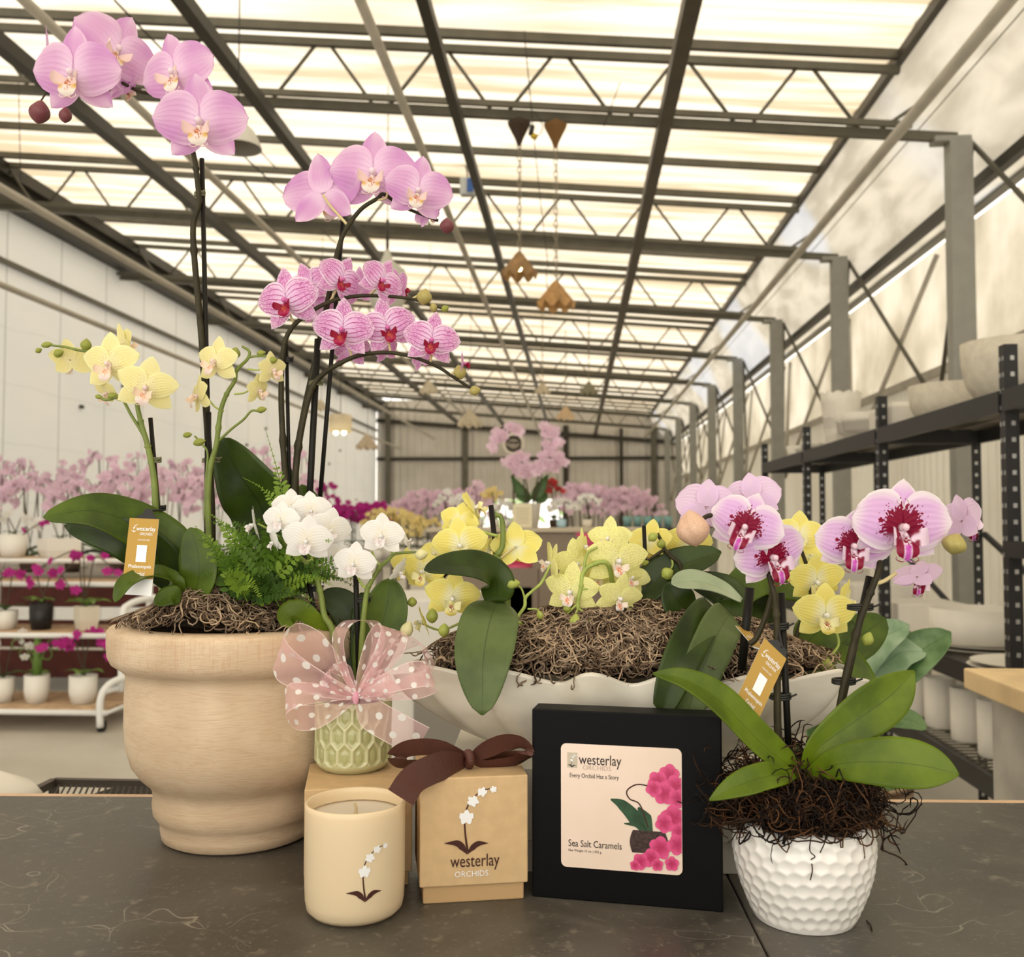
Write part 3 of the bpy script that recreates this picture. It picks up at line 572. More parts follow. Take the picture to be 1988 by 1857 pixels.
b.v[-2*n:] = [tuple(SC+Vector((0, 0, PEDZ+.001))) for _ in range(n)]+[tuple(shell_pt(2*math.pi*k/n, 0)) for k in range(n)]
tag(b.build('shell_planter', ivory), 'wide ivory shell shaped planter with a wavy scalloped rim', 'planter')
# ================================================================== orchids
def petal_mat(name, inner, mid, edge, vein=None, va=0., vf=13., center=None, cr=0., spots=None, trans=.3, blush=None, stripe=None):
    t = NT(name); u, v = t.uv(); au = t.ma('ABSOLUTE', u); ob = t.obj(); nz = t.noise(ob, 5, 3)
    c = t.mx(t.sm(v, .05, .45), inner, mid)
    e = t.ma('MAXIMUM', t.sm(v, .62, 1.), t.sm(au, .55, 1.)); c = t.mx(e, c, edge)
    if blush is not None: c = t.mx(t.ma('MULTIPLY', t.sm(u, -.1, .8), t.sm(v, .2, .6, 0, .8)), c, blush)
    c = t.mx(t.ma('MULTIPLY', nz, .18), c, edge)
    if vein is not None:
        w_ = t.noise(ob, 9, 3); uu = t.ma('ADD', u, t.ma('MULTIPLY', t.ma('SUBTRACT', w_, .5), .22))
        f1 = t.ma('ABSOLUTE', t.ma('SINE', t.ma('MULTIPLY', uu, vf))); f2 = t.ma('ABSOLUTE', t.ma('SINE', t.ma('MULTIPLY', uu, vf*2)))
        l1 = t.sm(f1, .06, .42, 1, 0); l2 = t.ma('MULTIPLY', t.sm(f2, .08, .5, 1, 0), t.sm(v, .35, .6))
        if va > .5:
            vo = t.n('TexVoronoi', {'Vector': t.sc_(ob, (1, .2, 1)), 'Scale': 17.}, feature='DISTANCE_TO_EDGE'); l2 = t.ma('MAXIMUM', t.ma('MULTIPLY', l2, .75), t.ma('MULTIPLY', t.sm(vo, .0, .09, .8, 0), t.sm(v, .3, .5)))
        l = t.ma('MULTIPLY', t.ma('MAXIMUM', l1, l2), t.sm(au, .86, .97, va, 0)); l = t.ma('MULTIPLY', l, t.sm(v, .9, .99, 1, 0)); c = t.mx(l, c, vein)
    q = t.xyz(ob); r = t.ma('SQRT', t.ma('ADD', t.ma('MULTIPLY', q[0], q[0]), t.ma('MULTIPLY', q[2], q[2])))
    if spots is not None:
        col, sca, r1 = spots; vo = t.n('TexVoronoi', {'Vector': t.sc_(ob, (1, .3, 1)), 'Scale': sca}); m = t.ma('MULTIPLY', t.sm(vo, .18, .3, 1, 0), t.sm(r, r1*.6, r1, 1, 0)); c = t.mx(t.ma('MULTIPLY', m, .8), c, col)
    if center is not None:
        an_ = t.ma('ARCTAN2', q[2], q[0]); n_ = t.noise(t.vec(t.ma('MULTIPLY', an_, 5.), t.ma('MULTIPLY', r, 14.), 0.), 1.5, 3); rr = t.ma('ADD', r, t.ma('MULTIPLY', t.ma('SUBTRACT', n_, .5), .42)); m = t.sm(rr, cr*.94, cr, 1, 0)
        low = t.sm(q[2], -.14, -.05); m = t.ma('MULTIPLY', m, low); c = t.mx(m, c, center)
    bf = t.n('NewGeometry', out=6); c = t.mx(bf, t.mx(.5, mid, edge), c) if (center is not None) else c
    bp = t.bump(t.ma('SINE', t.ma('MULTIPLY', u, 30.)), .12, .004)
    return t.bsdf(c, .5, .25, bump=bp, trans=trans, sheen=.2)
def lip_mat(name, base, tip, mark, trans=.25, amount=.5, yellow=None, stripe=0., wing=0.):
    t = NT(name); u, v = t.uv(); ob = t.obj(); q = t.xyz(ob); n_ = t.noise(t.sc_(ob, (1, 1, .5)), 42, 2)
    c = t.mx(t.sm(v, .3, .9), base, tip)
    if yellow: c = t.mx(t.ma('MULTIPLY', t.sm(t.ma('ABSOLUTE', t.ma('ADD', q[2], .15)), .0, .045, .9, 0), t.sm(t.ma('ABSOLUTE', q[0]), .03, .07)), c, yellow)
    dx = t.ma('MULTIPLY', q[0], 1.3); dz = t.ma('ADD', q[2], .125); d = t.ma('SQRT', t.ma('ADD', t.ma('MULTIPLY', dx, dx), t.ma('MULTIPLY', dz, dz)))
    m = t.ma('MULTIPLY', t.sm(d, .03, .085, 1, 0), t.sm(n_, .42, .52, 0, amount))
    c = t.mx(m, c, mark)
    if wing: ax_ = t.ma('ABSOLUTE', q[0]); c = t.mx(t.ma('MULTIPLY', t.ma('MULTIPLY', t.sm(ax_, .03, .045), t.sm(ax_, .10, .125, 1, 0)), t.sm(t.noise(ob, 7, 1), .3, .4, 0, wing)), c, mark)
    if stripe: c = t.mx(t.ma('MULTIPLY', t.sm(t.ma('ABSOLUTE', q[0]), .012, .045, stripe, 0), t.sm(q[2], -.13, -.16)), c, A(206, 60, 178))
    return t.bsdf(c, .4, .35, trans=trans)
def petal(b, ang, L, W, base=.02, pw=.75, fl=.6, bend=.0, cup=.0, ruf=.0, shift=0., nu=10, nv=14, y0=0., point=0., seed=0):
    ca, sa = math.cos(ang), math.sin(ang); rows = []; uv = []
    for i in range(nv+1):
        v = i/nv; wv = W*max(0., math.sin(math.pi*min(1, (.03+v*.97))**pw))**fl
        if point: wv *= 1-point*max(0, (v-.6)/.4)**1.5
        if i == nv: wv *= .35
        row = []
        for j in range(nu+1):
            u = j/nu*2-1; l = base+v*L-(.05*W*u*u if v > .8 else 0); s_ = u*wv+shift*math.sin(math.pi*v)*W
            y = y0-bend*v*v*L-cup*u*u*wv+ruf*math.sin(u*5+v*9+seed)*abs(u)**1.5*v*W+.10*W*(1-abs(u))**3*0
            row.append((ca*l-sa*s_, y, sa*l+ca*s_)); uv.append((j/nu, v))
        rows.append(row)
    b.grid(rows, uv, flip=FLIP)
FLIP = False
def flower_mesh(kind, seed, mats, o):
    """a blossom one unit wide that looks towards -Y; returns blossom and lip meshes"""
    rg = random.Random(seed); j = lambda a: rg.uniform(-a, a); b = MB(); pr = R_(90)
    sepW, petW, petFl, sl_ = o.get('sw', .155), o.get('pw', .27), o.get('fl', .5), o.get('sl', .43)
    petal(b, pr+j(.06), sl_, sepW, bend=-.12+j(.1), cup=-.12, y0=.03, point=o.get('pt', .2), seed=seed)
    for s in (-1, 1): petal(b, pr+s*R_(o.get('ls', 128))+j(.07), sl_*o.get('lsl', .98), sepW*.98, bend=-.15+j(.15), cup=-.12, y0=.035, point=o.get('pt', .2)+.15, shift=0, seed=seed+s)
    for s in (-1, 1):
        petal(b, pr+s*R_(o.get('pa', 80))+j(.05), o.get('pl', .47), petW, pw=o.get('pp', .62), fl=petFl, bend=o.get('pb', -.1)+j(.1), cup=-.10, ruf=.035, y0=0, shift=-.12*s, nu=14, nv=16, seed=seed*3+s)
    k = b.mesh(kind+'_blossom', mats[0])
    l = MB(); ls = o.get('lip', 1.)
    rows = []; uv = []    # mid lobe
    for i in range(9):
        v = i/8; wv = ls*(.035+.075*math.sin(math.pi*v**1.3)**.8)*(1 if v < .95 else .3)
        row = []
        for jn in range(7): u = jn/6*2-1; row.append((u*wv, -.05-ls*(.13*math.sin(v*2.2)-.05*u*u*(1-v)), -.04-ls*.235*v)); uv.append((jn/6, v))
        rows.append(row)
    l.grid(rows, uv)
    for s in (-1, 1):     # side lobes that stand up like a cup
        rows = []; uv = []
        for i in range(8):
            v = i/7; wv = ls*.075*math.sin(math.pi*min(.98, .1+v*.85))**.6; row = []
            for jn in range(6): u = jn/5*2-1; row.append((s*ls*(.045+.105*math.sin(v*2.0))+s*0, -.05-ls*(.05+.13*v)+.02*u, -.075+ls*(u*wv+.06*v-.02))); uv.append((jn/5, v*.6))
            rows.append(row)
        l.grid(rows, uv)
        if o.get('tend', 1): l.tube(spl([(0, -.16*ls, -.27*ls), (s*.05*ls, -.17*ls, -.29*ls), (s*.1*ls, -.16*ls, -.27*ls), (s*.09*ls, -.15*ls, -.245*ls)], 4), [.008, .007, .006, .006, .005, .005, .005, .004, .004, .004, .003, .003, .002], 5)
    l.lathe([(0, -.035), (.022, -.025), (.028, 0), (.02, .03), (0, .04)], (0, -.09, -.085), 10)
    k2 = l.mesh(kind+'_lip', mats[1])
    c = MB(); c.lathe([(0, -.035), (.028, -.022), (.036, .004), (.03, .028), (0, .042)], (0, -.075, .002), 12); c.tube([(0, 0, -.01), (0, -.07, 0)], [.045, .033], 10)
    k3 = c.mesh(kind+'_column', mats[2])
    return (k, k2, k3)
WHITE = A(248, 240, 224); 
V = {}
def variety(kind, n, mats, **o): V[kind] = [flower_mesh(kind, 10+i*7, mats, o) for i in range(n)]
pk_lip = lip_mat('pink_lip', A(244, 212, 196), A(252, 238, 214), A(190, 100, 30), amount=.95, yellow=A(226, 180, 70)); col_w = plain('pale_column', A(248, 222, 222), .4, trans=.2)
variety('lilac', 3, (petal_mat('lilac_petal', A(248, 216, 228), A(230, 174, 208), A(244, 206, 222), A(208, 146, 190), .3, 14, blush=A(212, 140, 196), trans=.38), pk_lip, col_w), pw=.27, pl=.485, sw=.16, sl=.47, ls=134, lsl=.95, lip=.92, pp=.66, fl=.46, pa=85, pt=.05)
st_lip = lip_mat('crimson_lip', A(150, 14, 50), A(176, 20, 74), A(214, 110, 60), amount=.6)
variety('striped', 3, (petal_mat('striped_petal', A(244, 210, 228), A(240, 176, 214), A(252, 222, 236), A(178, 46, 132), .95, 11), st_lip, plain('magenta_column', A(226, 120, 176), .4, trans=.2)), pw=.25, pl=.48, sw=.145, sl=.47, ls=132, lsl=1.0, lip=.85, pp=.62, pa=83)
cr_lip = lip_mat('peach_lip', A(250, 220, 190), A(252, 226, 216), A(226, 130, 60), amount=.7)
variety('cream', 3, (petal_mat('cream_yellow_petal', A(250, 238, 186), A(248, 234, 162), A(252, 240, 176), A(224, 202, 110), .25, 12, spots=(A(206, 160, 100), 46., .26)), cr_lip, plain('blush_column', A(248, 220, 206), .4, trans=.2)), pw=.195, pl=.46, sw=.165, sl=.46, ls=125, pp=.72, fl=.62, lip=.9, pa=74, pt=.1)
wh_lip = lip_mat('white_lip', A(246, 232, 222), A(250, 240, 226), A(170, 120, 120), amount=.5)
variety('white', 3, (petal_mat('white_petal', A(250, 238, 214), A(250, 244, 228), A(252, 246, 234), A(240, 230, 212), .2, 10), wh_lip, plain('white_column', A(250, 244, 232), .4, trans=.2)), pw=.25, pl=.46, sw=.17, sl=.45, ls=128, pp=.66, fl=.52, lip=.8, tend=0, pt=.05)
ye_lip = lip_mat('yellow_lip', A(252, 240, 180), A(252, 226, 116), A(160, 40, 24), amount=.95)
variety('yellow', 3, (petal_mat('yellow_petal', A(254, 246, 200), A(254, 232, 124), A(254, 238, 140), A(240, 205, 90), .25, 12), ye_lip, plain('ivory_column', A(252, 246, 220), .4, trans=.2)), pw=.235, pl=.47, sw=.165, sl=.45, ls=126, pp=.66, fl=.55, lip=.95, tend=0, pt=.12)
sp_lip = lip_mat('white_orange_lip', A(252, 230, 206), A(252, 240, 226), A(236, 110, 30), amount=.9)
variety('spotted', 3, (petal_mat('freckled_petal', A(248, 240, 170), A(248, 240, 158), A(248, 242, 156), spots=(A(176, 140, 60), 52., .55)), sp_lip, plain('bright_column', A(252, 240, 226), .4, trans=.2)), pw=.19, pl=.47, sw=.15, sl=.47, ls=124, pp=.72, fl=.62, lip=.8, tend=0, pt=.1, pa=76)
hq_lip = lip_mat('harlequin_lip', A(246, 220, 226), A(250, 228, 236), A(140, 8, 50), amount=1., stripe=.9, wing=1.)
variety('harlequin', 4, (petal_mat('harlequin_petal', A(236, 196, 226), A(234, 182, 226), A(252, 236, 236), A(240, 206, 228), .3, 16, center=A(142, 10, 52), cr=.205, spots=(A(150, 16, 60), 44., .27), trans=.36), hq_lip, plain('pale_pink_column', A(248, 214, 214), .4, trans=.2)), pw=.29, pl=.47, sw=.165, sl=.43, ls=126, lsl=1.0, pp=.66, fl=.46, lip=1.05, pa=82)
bud_ms = {k: plain('bud_'+k, c, .45, .4, 0, .25, 60, trans=.1) for k, c in dict(maroon=A(120, 64, 66), green=A(148, 152, 64), olive=A(176, 160, 90), lime=A(170, 176, 80), cream=A(226, 216, 156), blush=A(222, 180, 146)).items()}
bud_mesh = {}
def get_bud(k):
    if k not in bud_mesh:
        b = MB(); pf = [(.5*math.sin(math.pi*s)**.75*(1-.25*s), s-.5) for s in [i/14 for i in range(15)]]
        b.lathe(pf, n=30, fn=lambda r, z, a, s: (r*(1-.17*(1-abs(math.sin(a*1.5+z*1.2)))**4), z)); bud_mesh[k] = b.mesh('bud', bud_ms[k])
    return bud_mesh[k]
stem_g = plain('green_stem', A(112, 124, 52), .45, .4, 0, .15, 60); stem_d = plain('dark_stem', A(50, 44, 24), .5, .25, 0, .3, 50); stem_l = plain('pale_green_stem', A(156, 168, 78), .45, .4, 0, .15, 60)
pedi = plain('pink_green_pedicel', A(206, 186, 130), .5, .3); stake_m = plain('black_stake', (.009, .008, .006, 1), .45, .2); tie_m = plain('olive_tie', A(110, 108, 74), .6); tie_b = plain('black_tie', (.02, .02, .018, 1), .5)
def leaf_mat(name, dark, light, trans=.12, rough=.32, mid=None):
    t = NT(name); u, v = t.uv(); au = t.ma('ABSOLUTE', u); ob = t.obj(); nz = t.noise(ob, 22, 4); st = t.noise(t.vec(t.ma('MULTIPLY', u, 22.), v, 0.), 1.4, 3)
    c = t.mx(t.sm(nz, .3, .7), dark, light); c = t.mx(t.sm(st, .45, .75, 0, .25), c, light); c = t.mx(t.sm(au, .0, .035, .65, 0), c, mid or tuple(x*.45 for x in dark[:3])+(1,)); c = t.mx(t.sm(au, .93, 1., 0, .5), c, light)
    return t.bsdf(c, rough+.06, .3, bump=t.bump(st, .2, .001), trans=trans, coat=.05)
leaf_d = leaf_mat('deep_green_leaf', A(30, 44, 8), A(56, 74, 16)); leaf_g = leaf_mat('green_leaf', A(48, 66, 10), A(84, 104, 24)); leaf_y = leaf_mat('fresh_green_leaf', A(72, 92, 6), A(108, 128, 22), .2)
leaf_u = leaf_mat('grey_green_leaf', A(62, 76, 34), A(90, 104, 54), .08, .42); leaf_w = leaf_mat('pale_leaf_underside', A(150, 162, 124), A(178, 186, 148), .1, .5)
SZ = dict(cream=1.22, spotted=1.16, yellow=1.1, white=1.1)
class Plant:
    def __init__(s, name, px, py, Y, label, cat='orchid', group=None):
        s.Y = Y; s.r = thing(name, P(px, py, Y), label, cat, group)
    def pt(s, q): return P(q[0], q[1], s.Y+(q[2] if len(q) > 2 else 0))
    def stem(s, pts, r0, r1=None, mat=None, nodes=(), name='flower_spike', n=8, parent=None):
        r1 = r0 if r1 is None else r1; p = spl([s.pt(q) for q in pts], n); m = len(p); rad = [(r0+(r1-r0)*i/(m-1)) for i in range(m)]
        for nd in nodes:
            i = int(nd*(m-1)); rad[i] *= 1.35
        b = MB(); b.tube(p, rad, 8); o = b.build(name, mat or stem_g, parent or s.r); return o
    def twig(s, parent, pts, r, mat=None, name='pedicel'): return s.stem(pts, r, r*.8, mat or stem_l, name=name, n=5, parent=parent)
    def flower(s, kind, px, py, w, yaw=0, pitch=0, roll=0, dy=0, var=None, name='blossom', sq=1.):
        ms = V[kind]; k = (int(px)*7+int(py)) % len(ms) if var is None else var % len(ms); c = P(px, py, s.Y+dy); sz = w*SZ.get(kind, 1.05)/F_PX*(s.Y+dy)
        o = bpy.data.objects.new(name, ms[k][0]); COL.objects.link(o); fix_parent(o, s.r); o.location = c; o.scale = (sz, sz, sz*sq)
        o.rotation_euler = (Matrix.Rotation(R_(yaw), 3, 'Z') @ Matrix.Rotation(R_(pitch), 3, 'X') @ Matrix.Rotation(R_(roll), 3, 'Y')).to_euler()
        for i, nm in ((1, 'lip'), (2, 'column')):
            q = bpy.data.objects.new(nm, ms[k][i]); COL.objects.link(q); q.parent = o
        return o
    def bud(s, kind, px, py, w, h, ang=0, dy=0):
        o = bpy.data.objects.new('bud', get_bud(kind)); COL.objects.link(o); fix_parent(o, s.r); k = (s.Y+dy)/F_PX
        o.location = P(px, py, s.Y+dy); o.scale = (w*k*1.12, w*k*1.12, h*k); o.rotation_euler = (0, R_(ang), 0); return o
    def leaf(s, pts, w, mat=leaf_g, fold=.22, tilt=0., pk=.5, hint=(0, -1, .35), tip=.5, droop=0., thick=.0012):
        p = spl([s.pt(q) for q in pts], 8); m = len(p); W = w/F_PX*s.Y/2; N = Vector(hint).normalized(); b = MB(); rows = []; uv = []
        nu = 12
        for i in range(m):
            v = i/(m-1); T = (p[min(i+1, m-1)]-p[max(i-1, 0)]).normalized(); S = T.cross(N).normalized(); Nn = S.cross(T).normalized()
            x = v**(math.log(.5)/math.log(pk)); wv = W*(.16*(1-v)+.84*math.sin(math.pi*x)**.75 if v < .999 else .02); wv = W*max(.02, (1-v)*.2+math.sin(math.pi*min(.999, x))**tip*.92) if v < .999 else W*.03
            wv = min(wv, W); row = []
            for j in range(nu+1):
                u = j/nu*2-1; row.append(p[i]+S*(u*wv)+Nn*(abs(u)**1.2*wv*fold-fold*wv*.4)); uv.append((j/nu, v))
            rows.append(row)
        b.grid(rows, uv); o = b.build('leaf', mat, s.r)
        md = o.modifiers.new('s', 'SOLIDIFY'); md.thickness = thick; return o
def stake(a, c_, Y, r, label, ties=(), mat=None, dy2=0.):
    b = MB(); p0, p1 = P(*a, Y), P(*c_, Y+dy2); b.tube([p0, p1], r, 10); o = b.build('plant_stake', stake_m); tag(o, label, 'plant stake')
    for i, (px, py, w, m) in enumerate(ties):
        b = MB(); c = P(px, py, Y-.003); R = w/F_PX*Y/2
        for k in range(3):
            z = (k-1)*.0016; b.tube([(c.x+R*math.cos(q), c.y+.003+R*.7*math.sin(q), c.z+z+.0006*math.sin(q+k)) for q in [2*math.pi*i_/14 for i_ in range(15)]], .0011, 6, False)
        b.tube([c+Vector((R*.8, -.002, 0)), c+Vector((R*1.5, -.003, .003))], .0009, 5)
        o2 = b.build('plant_tie', m, o)
    return o
# ---- tall lilac orchid in the wooden planter
pl = Plant('potted_orchid', 404, 1120, 1.062, 'tallest lilac pink orchid, at the top left, rooted in the wooden planter')
sp = pl.stem([(412, 1150), (411, 1000), (406, 890), (398, 760), (390, 640), (379, 520), (375, 440), (386, 395), (383, 350), (377, 305), (366, 262, .01), (345, 215, .02), (310, 185, .03), (272, 178, .04), (235, 160, .045), (180, 140, .03), (130, 165, .02), (127, 205, .01)], .0044, .0017, stem_d, nodes=(.32, .42, .5))
pl.twig(sp, [(150, 160, .015), (100, 170, .01), (80, 195)], .0012, stem_d)
pl.flower('lilac', 143, 142, 186, -4, 14, 3, -.012, 0); pl.flower('lilac', 226, 98, 176, 44, 2, 22, .03, 1); pl.flower('lilac', 340, 142, 168, -14, 8, -12, 0, 1); pl.flower('lilac', 388, 236, 186, 6, 14, -3, -.018, 2)
pl.flower('lilac', 96, 110, 120, 118, 0, -10, .04, 2); pl.flower('lilac', 244, 172, 80, 150, 20, 10, .05, 1)
pl.bud('maroon', 77, 217, 42, 50, 8); pl.bud('maroon', 127, 223, 26, 34, 5)
pl.leaf([(520, 1050, .03), (505, 985, .03), (470, 930, .02), (425, 850, .02)], 138, leaf_d, fold=.15, pk=.42, hint=(-.3, -1, .2))
stake((411, 1140), (392, 308), 1.066, .0028, 'thin black stake tied to the tallest lilac orchid stem', ((386, 375, 20, tie_m), (408, 893, 34, tie_m)))
# ---- second lilac orchid
pl = Plant('potted_orchid', 600, 1120, 1.085, 'lilac pink orchid with one maroon bud, just above the magenta striped blossoms')
sp = pl.stem([(600, 1150), (578, 1000), (575, 900), (590, 800), (625, 640), (645, 540), (655, 490), (670, 448), (700, 407), (733, 385), (746, 377), (780, 400, .01), (850, 428)], .0042, .0018, stem_d, nodes=(.2, .35, .62))
pl.twig(sp, [(676, 438), (655, 415), (640, 398), (627, 378)], .0017, pedi)
pl.twig(sp, [(728, 388), (748, 385), (752, 372)], .0015, pedi)
pl.flower('lilac', 630, 378, 160, 172, 0, 8, .01, 1); pl.flower('lilac', 724, 336, 172, 4, 4, 2, 0, 0); pl.flower('lilac', 812, 370, 134, 8, 12, 10, -.014, 2)
pl.flower('lilac', 834, 412, 70, 150, 10, 20, .012, 2); pl.bud('maroon', 868, 438, 30, 33, 0)
stake((608, 1130), (667, 408), 1.092, .0026, 'thin black stake leaning behind the second lilac orchid', ())
# ---- magenta striped orchid, two spikes
pl = Plant('potted_orchid', 570, 1120, 1.07, 'magenta striped orchid with two arching spikes, in the middle of the wooden planter')
sp = pl.stem([(568, 1150), (560, 1000), (552, 900), (546, 780), (548, 700), (556, 655), (580, 622), (630, 590), (680, 576), (735, 574), (800, 580), (835, 592), (868, 600)], .0040, .0014, stem_d, nodes=(.2, .4, .55))
s2 = pl.stem([(590, 1150), (572, 1000), (576, 900), (588, 820), (605, 755), (625, 728), (660, 705), (700, 689), (750, 684), (800, 692), (850, 712), (885, 735), (918, 755)], .0040, .0015, stem_d, nodes=(.2, .35, .5))
pl.flower('striped', 556, 583, 134, -12, 8, -8, -.012, 0); pl.flower('striped', 663, 543, 104, 40, 4, 24, -.01, 1); pl.flower('striped', 742, 545, 96, 38, 6, 26, -.01, 2)
pl.flower('striped', 600, 555, 96, 170, 0, 20, .03, 1); pl.flower('striped', 700, 560, 86, 150, 0, 0, .03, 2); pl.flower('striped', 775, 560, 84, 130, 0, 10, .028, 0); pl.flower('striped', 620, 600, 80, 160, 10, 0, .03, 2)
pl.flower('striped', 665, 640, 126, -4, 8, 4, -.016, 2); pl.flower('striped', 752, 636, 118, 14, 8, -16, -.006, 1); pl.flower('striped', 838, 660, 112, 10, 8, 10, -.016, 0); pl.flower('striped', 900, 705, 60, 95, 0, 10, 0, 1)
pl.flower('striped', 686, 682, 84, 160, 8, 0, .03, 0); pl.flower('striped', 752, 680, 60, 150, 0, 10, .03, 1); pl.flower('striped', 820, 695, 60, 140, 0, 10, .03, 2)
for a, c_ in (((570, 628), (560, 600)), ((640, 586), (655, 560)), ((715, 575), (735, 555)), ((800, 580), (818, 570))): pl.twig(sp, [a, c_], .0014, pedi)
for a, c_ in (((684, 694), (672, 660)), ((758, 684), (752, 650)), ((835, 705), (840, 675)), ((875, 726), (893, 716))): pl.twig(s2, [a, c_], .0014, pedi)
pl.bud('olive', 824, 576, 32, 34, 10); pl.bud('olive', 842, 597, 20, 16, 80); pl.bud('green', 864, 599, 14, 18, 60)
pl.bud('olive', 893, 722, 26, 30, -15); pl.bud('olive', 922, 758, 20, 24, 75)
pl.leaf([(590, 1080, .05), (600, 1000, .05), (585, 940, .05)], 60, leaf_g); pl.leaf([(545, 1100, .04), (556, 1010, .04), (560, 900, .045)], 40, leaf_d)
stake((566, 1140), (556, 668), 1.076, .0022, 'slim black stake beside the upper striped spike', ((557, 698, 20, tie_b),))
stake((592, 1140), (617, 658), 1.078, .0038, 'thick black stake holding the lower striped spike', ((612, 743, 26, tie_m),))
# ---- cream yellow orchid left
cr = Plant('potted_orchid', 322, 1150, 1.0, 'pale yellow miniature orchid with blossoms and green buds, leftmost, on one forked stem')
sp = cr.stem([(318, 1165), (306, 1080), (302, 990), (299, 930), (290, 880), (284, 855), (275, 825), (268, 795), (262, 765), (240, 740), (222, 715), (215, 692, .01), (190, 684), (155, 680), (125, 673), (98, 670)], .0040, .0011, stem_g, nodes=(.3, .42))
b2 = cr.twig(sp, [(284, 855), (270, 830), (255, 806), (240, 778), (232, 770), (205, 776), (190, 768)], .0018, stem_g, 'side_spike')
cr.flower('cream', 212, 706, 112, -6, 8, 0, -.01, 0); cr.flower('cream', 283, 752, 110, 14, 12, 12, -.015, 1); cr.flower('cream', 243, 668, 76, 140, -10, 10, .02, 2); cr.flower('cream', 135, 700, 78, -130, 10, 10, .01, 1); cr.flower('cream', 207, 762, 72, -40, 40, 0, .012, 2)
cr.bud('green', 167, 669, 22, 26, 5); cr.bud('green', 112, 686, 17, 27, 70); cr.bud('green', 91, 669, 13, 25, 80); cr.bud('green', 75, 680, 11, 15, 60); cr.bud('green', 218, 768, 13, 22, 80); cr.bud('green', 192, 770, 10, 17, 100)
cr.leaf([(368, 1120, 0), (330, 1062, -.01), (270, 1020, -.03), (180, 990, -.06), (84, 1003, -.08)], 96, leaf_g, fold=.12, pk=.45, hint=(0, -1, .6)); cr.leaf([(350, 1140), (300, 1080, -.02), (230, 1040, -.04), (125, 1020, -.05)], 86, leaf_d, fold=.12, pk=.45, hint=(0, -1, .1))
cr.leaf([(372, 1165, -.02), (385, 1120, -.03), (383, 1070, -.03), (368, 1024, -.03)], 74, leaf_g, fold=.2, pk=.5); cr.leaf([(350, 1160, -.02), (330, 1118, -.04), (290, 1112, -.06), (245, 1130, -.09), (222, 1168, -.10)], 44, leaf_g, fold=.3, pk=.45, hint=(0, -.8, .8)); cr.leaf([(352, 1160, -.04), (330, 1156, -.05), (300, 1172, -.06)], 40, leaf_g, fold=.2)
stake((322, 1160), (292, 811), 1.006, .0024, 'short black stake beside the leftmost pale yellow orchid', ((298, 893, 24, tie_m), (308, 986, 22, tie_b)))
# ---- cream yellow orchid right
cr = Plant('potted_orchid', 408, 1130, 1.045, 'pale yellow miniature orchid with zigzag green stem, in front of the tallest dark stem')
sp = cr.stem([(412, 1160), (404, 1000), (408, 910), (420, 862), (428, 800), (440, 765), (456, 738), (460, 718), (480, 697), (484, 682), (470, 672)], .0036, .0014, stem_g, nodes=(.35, .5, .7))
cr.twig(sp, [(484, 693), (500, 691), (522, 692)], .0014, stem_g); cr.twig(sp, [(422, 858), (450, 832), (473, 814), (489, 797), (508, 800)], .0015, stem_g, 'side_spike'); cr.twig(sp, [(480, 716), (500, 718), (515, 714)], .001); cr.twig(sp, [(455, 765), (475, 762), (490, 752)], .0011); cr.twig(sp, [(434, 798), (418, 790), (405, 775)], .0011); cr.twig(sp, [(460, 730), (445, 722), (430, 712)], .0011)
cr.twig(sp, [(398, 1010), (400, 930), (403, 880), (392, 862), (378, 846)], .0014, stem_g, 'side_spike')
cr.flower('cream', 417, 702, 92, -22, 0, 6, -.008, 1); cr.flower('cream', 383, 768, 76, -50, 4, -6, -.005, 0); cr.flower('cream', 530, 718, 66, 60, 6, -10, 0, 2); cr.flower('cream', 503, 758, 60, 70, 10, -10, 0, 1)
cr.bud('green', 456, 685, 23, 25, 15); cr.bud('green', 507, 685, 12, 19, 80); cr.bud('green', 529, 699, 15, 22, 80); cr.bud('green', 508, 795, 13, 22, 80); cr.bud('green', 364, 844, 12, 20, 80); cr.bud('green', 387, 858, 16, 27, 75)
stake((402, 1130), (404, 800), 1.05, .0036, 'stout black stake low behind the second pale yellow orchid')
# ---- white orchid in the green pot
wo = Plant('potted_orchid', 690, 1330, .983, 'white miniature orchid with two leaning spikes, in the pale green honeycomb pot')
sp = wo.stem([(668, 1355), (648, 1232), (630, 1195), (622, 1150), (609, 1110), (590, 1088), (567, 1070), (543, 1045), (525, 1031)], .0036, .0018, stem_g, nodes=(.4, .6))
s2 = wo.stem([(698, 1355), (703, 1240), (708, 1180), (713, 1145), (720, 1130), (738, 1100), (752, 1088), (764, 1076), (778, 1073), (812, 1071)], .0034, .0012, stem_g, nodes=(.4, .55))
wo.twig(sp, [(592, 1090), (604, 1086), (606, 1070)], .0014); wo.twig(sp, [(605, 1108), (606, 1090), (604, 1075)], .0014); wo.twig(s2, [(710, 1142), (700, 1130), (692, 1112)], .0014); wo.twig(s2, [(738, 1098), (728, 1085), (722, 1070)], .0014); wo.twig(s2, [(764, 1076), (757, 1066), (750, 1055)], .0012); wo.twig(sp, [(527, 1030), (512, 1022), (500, 1016)], .0012)
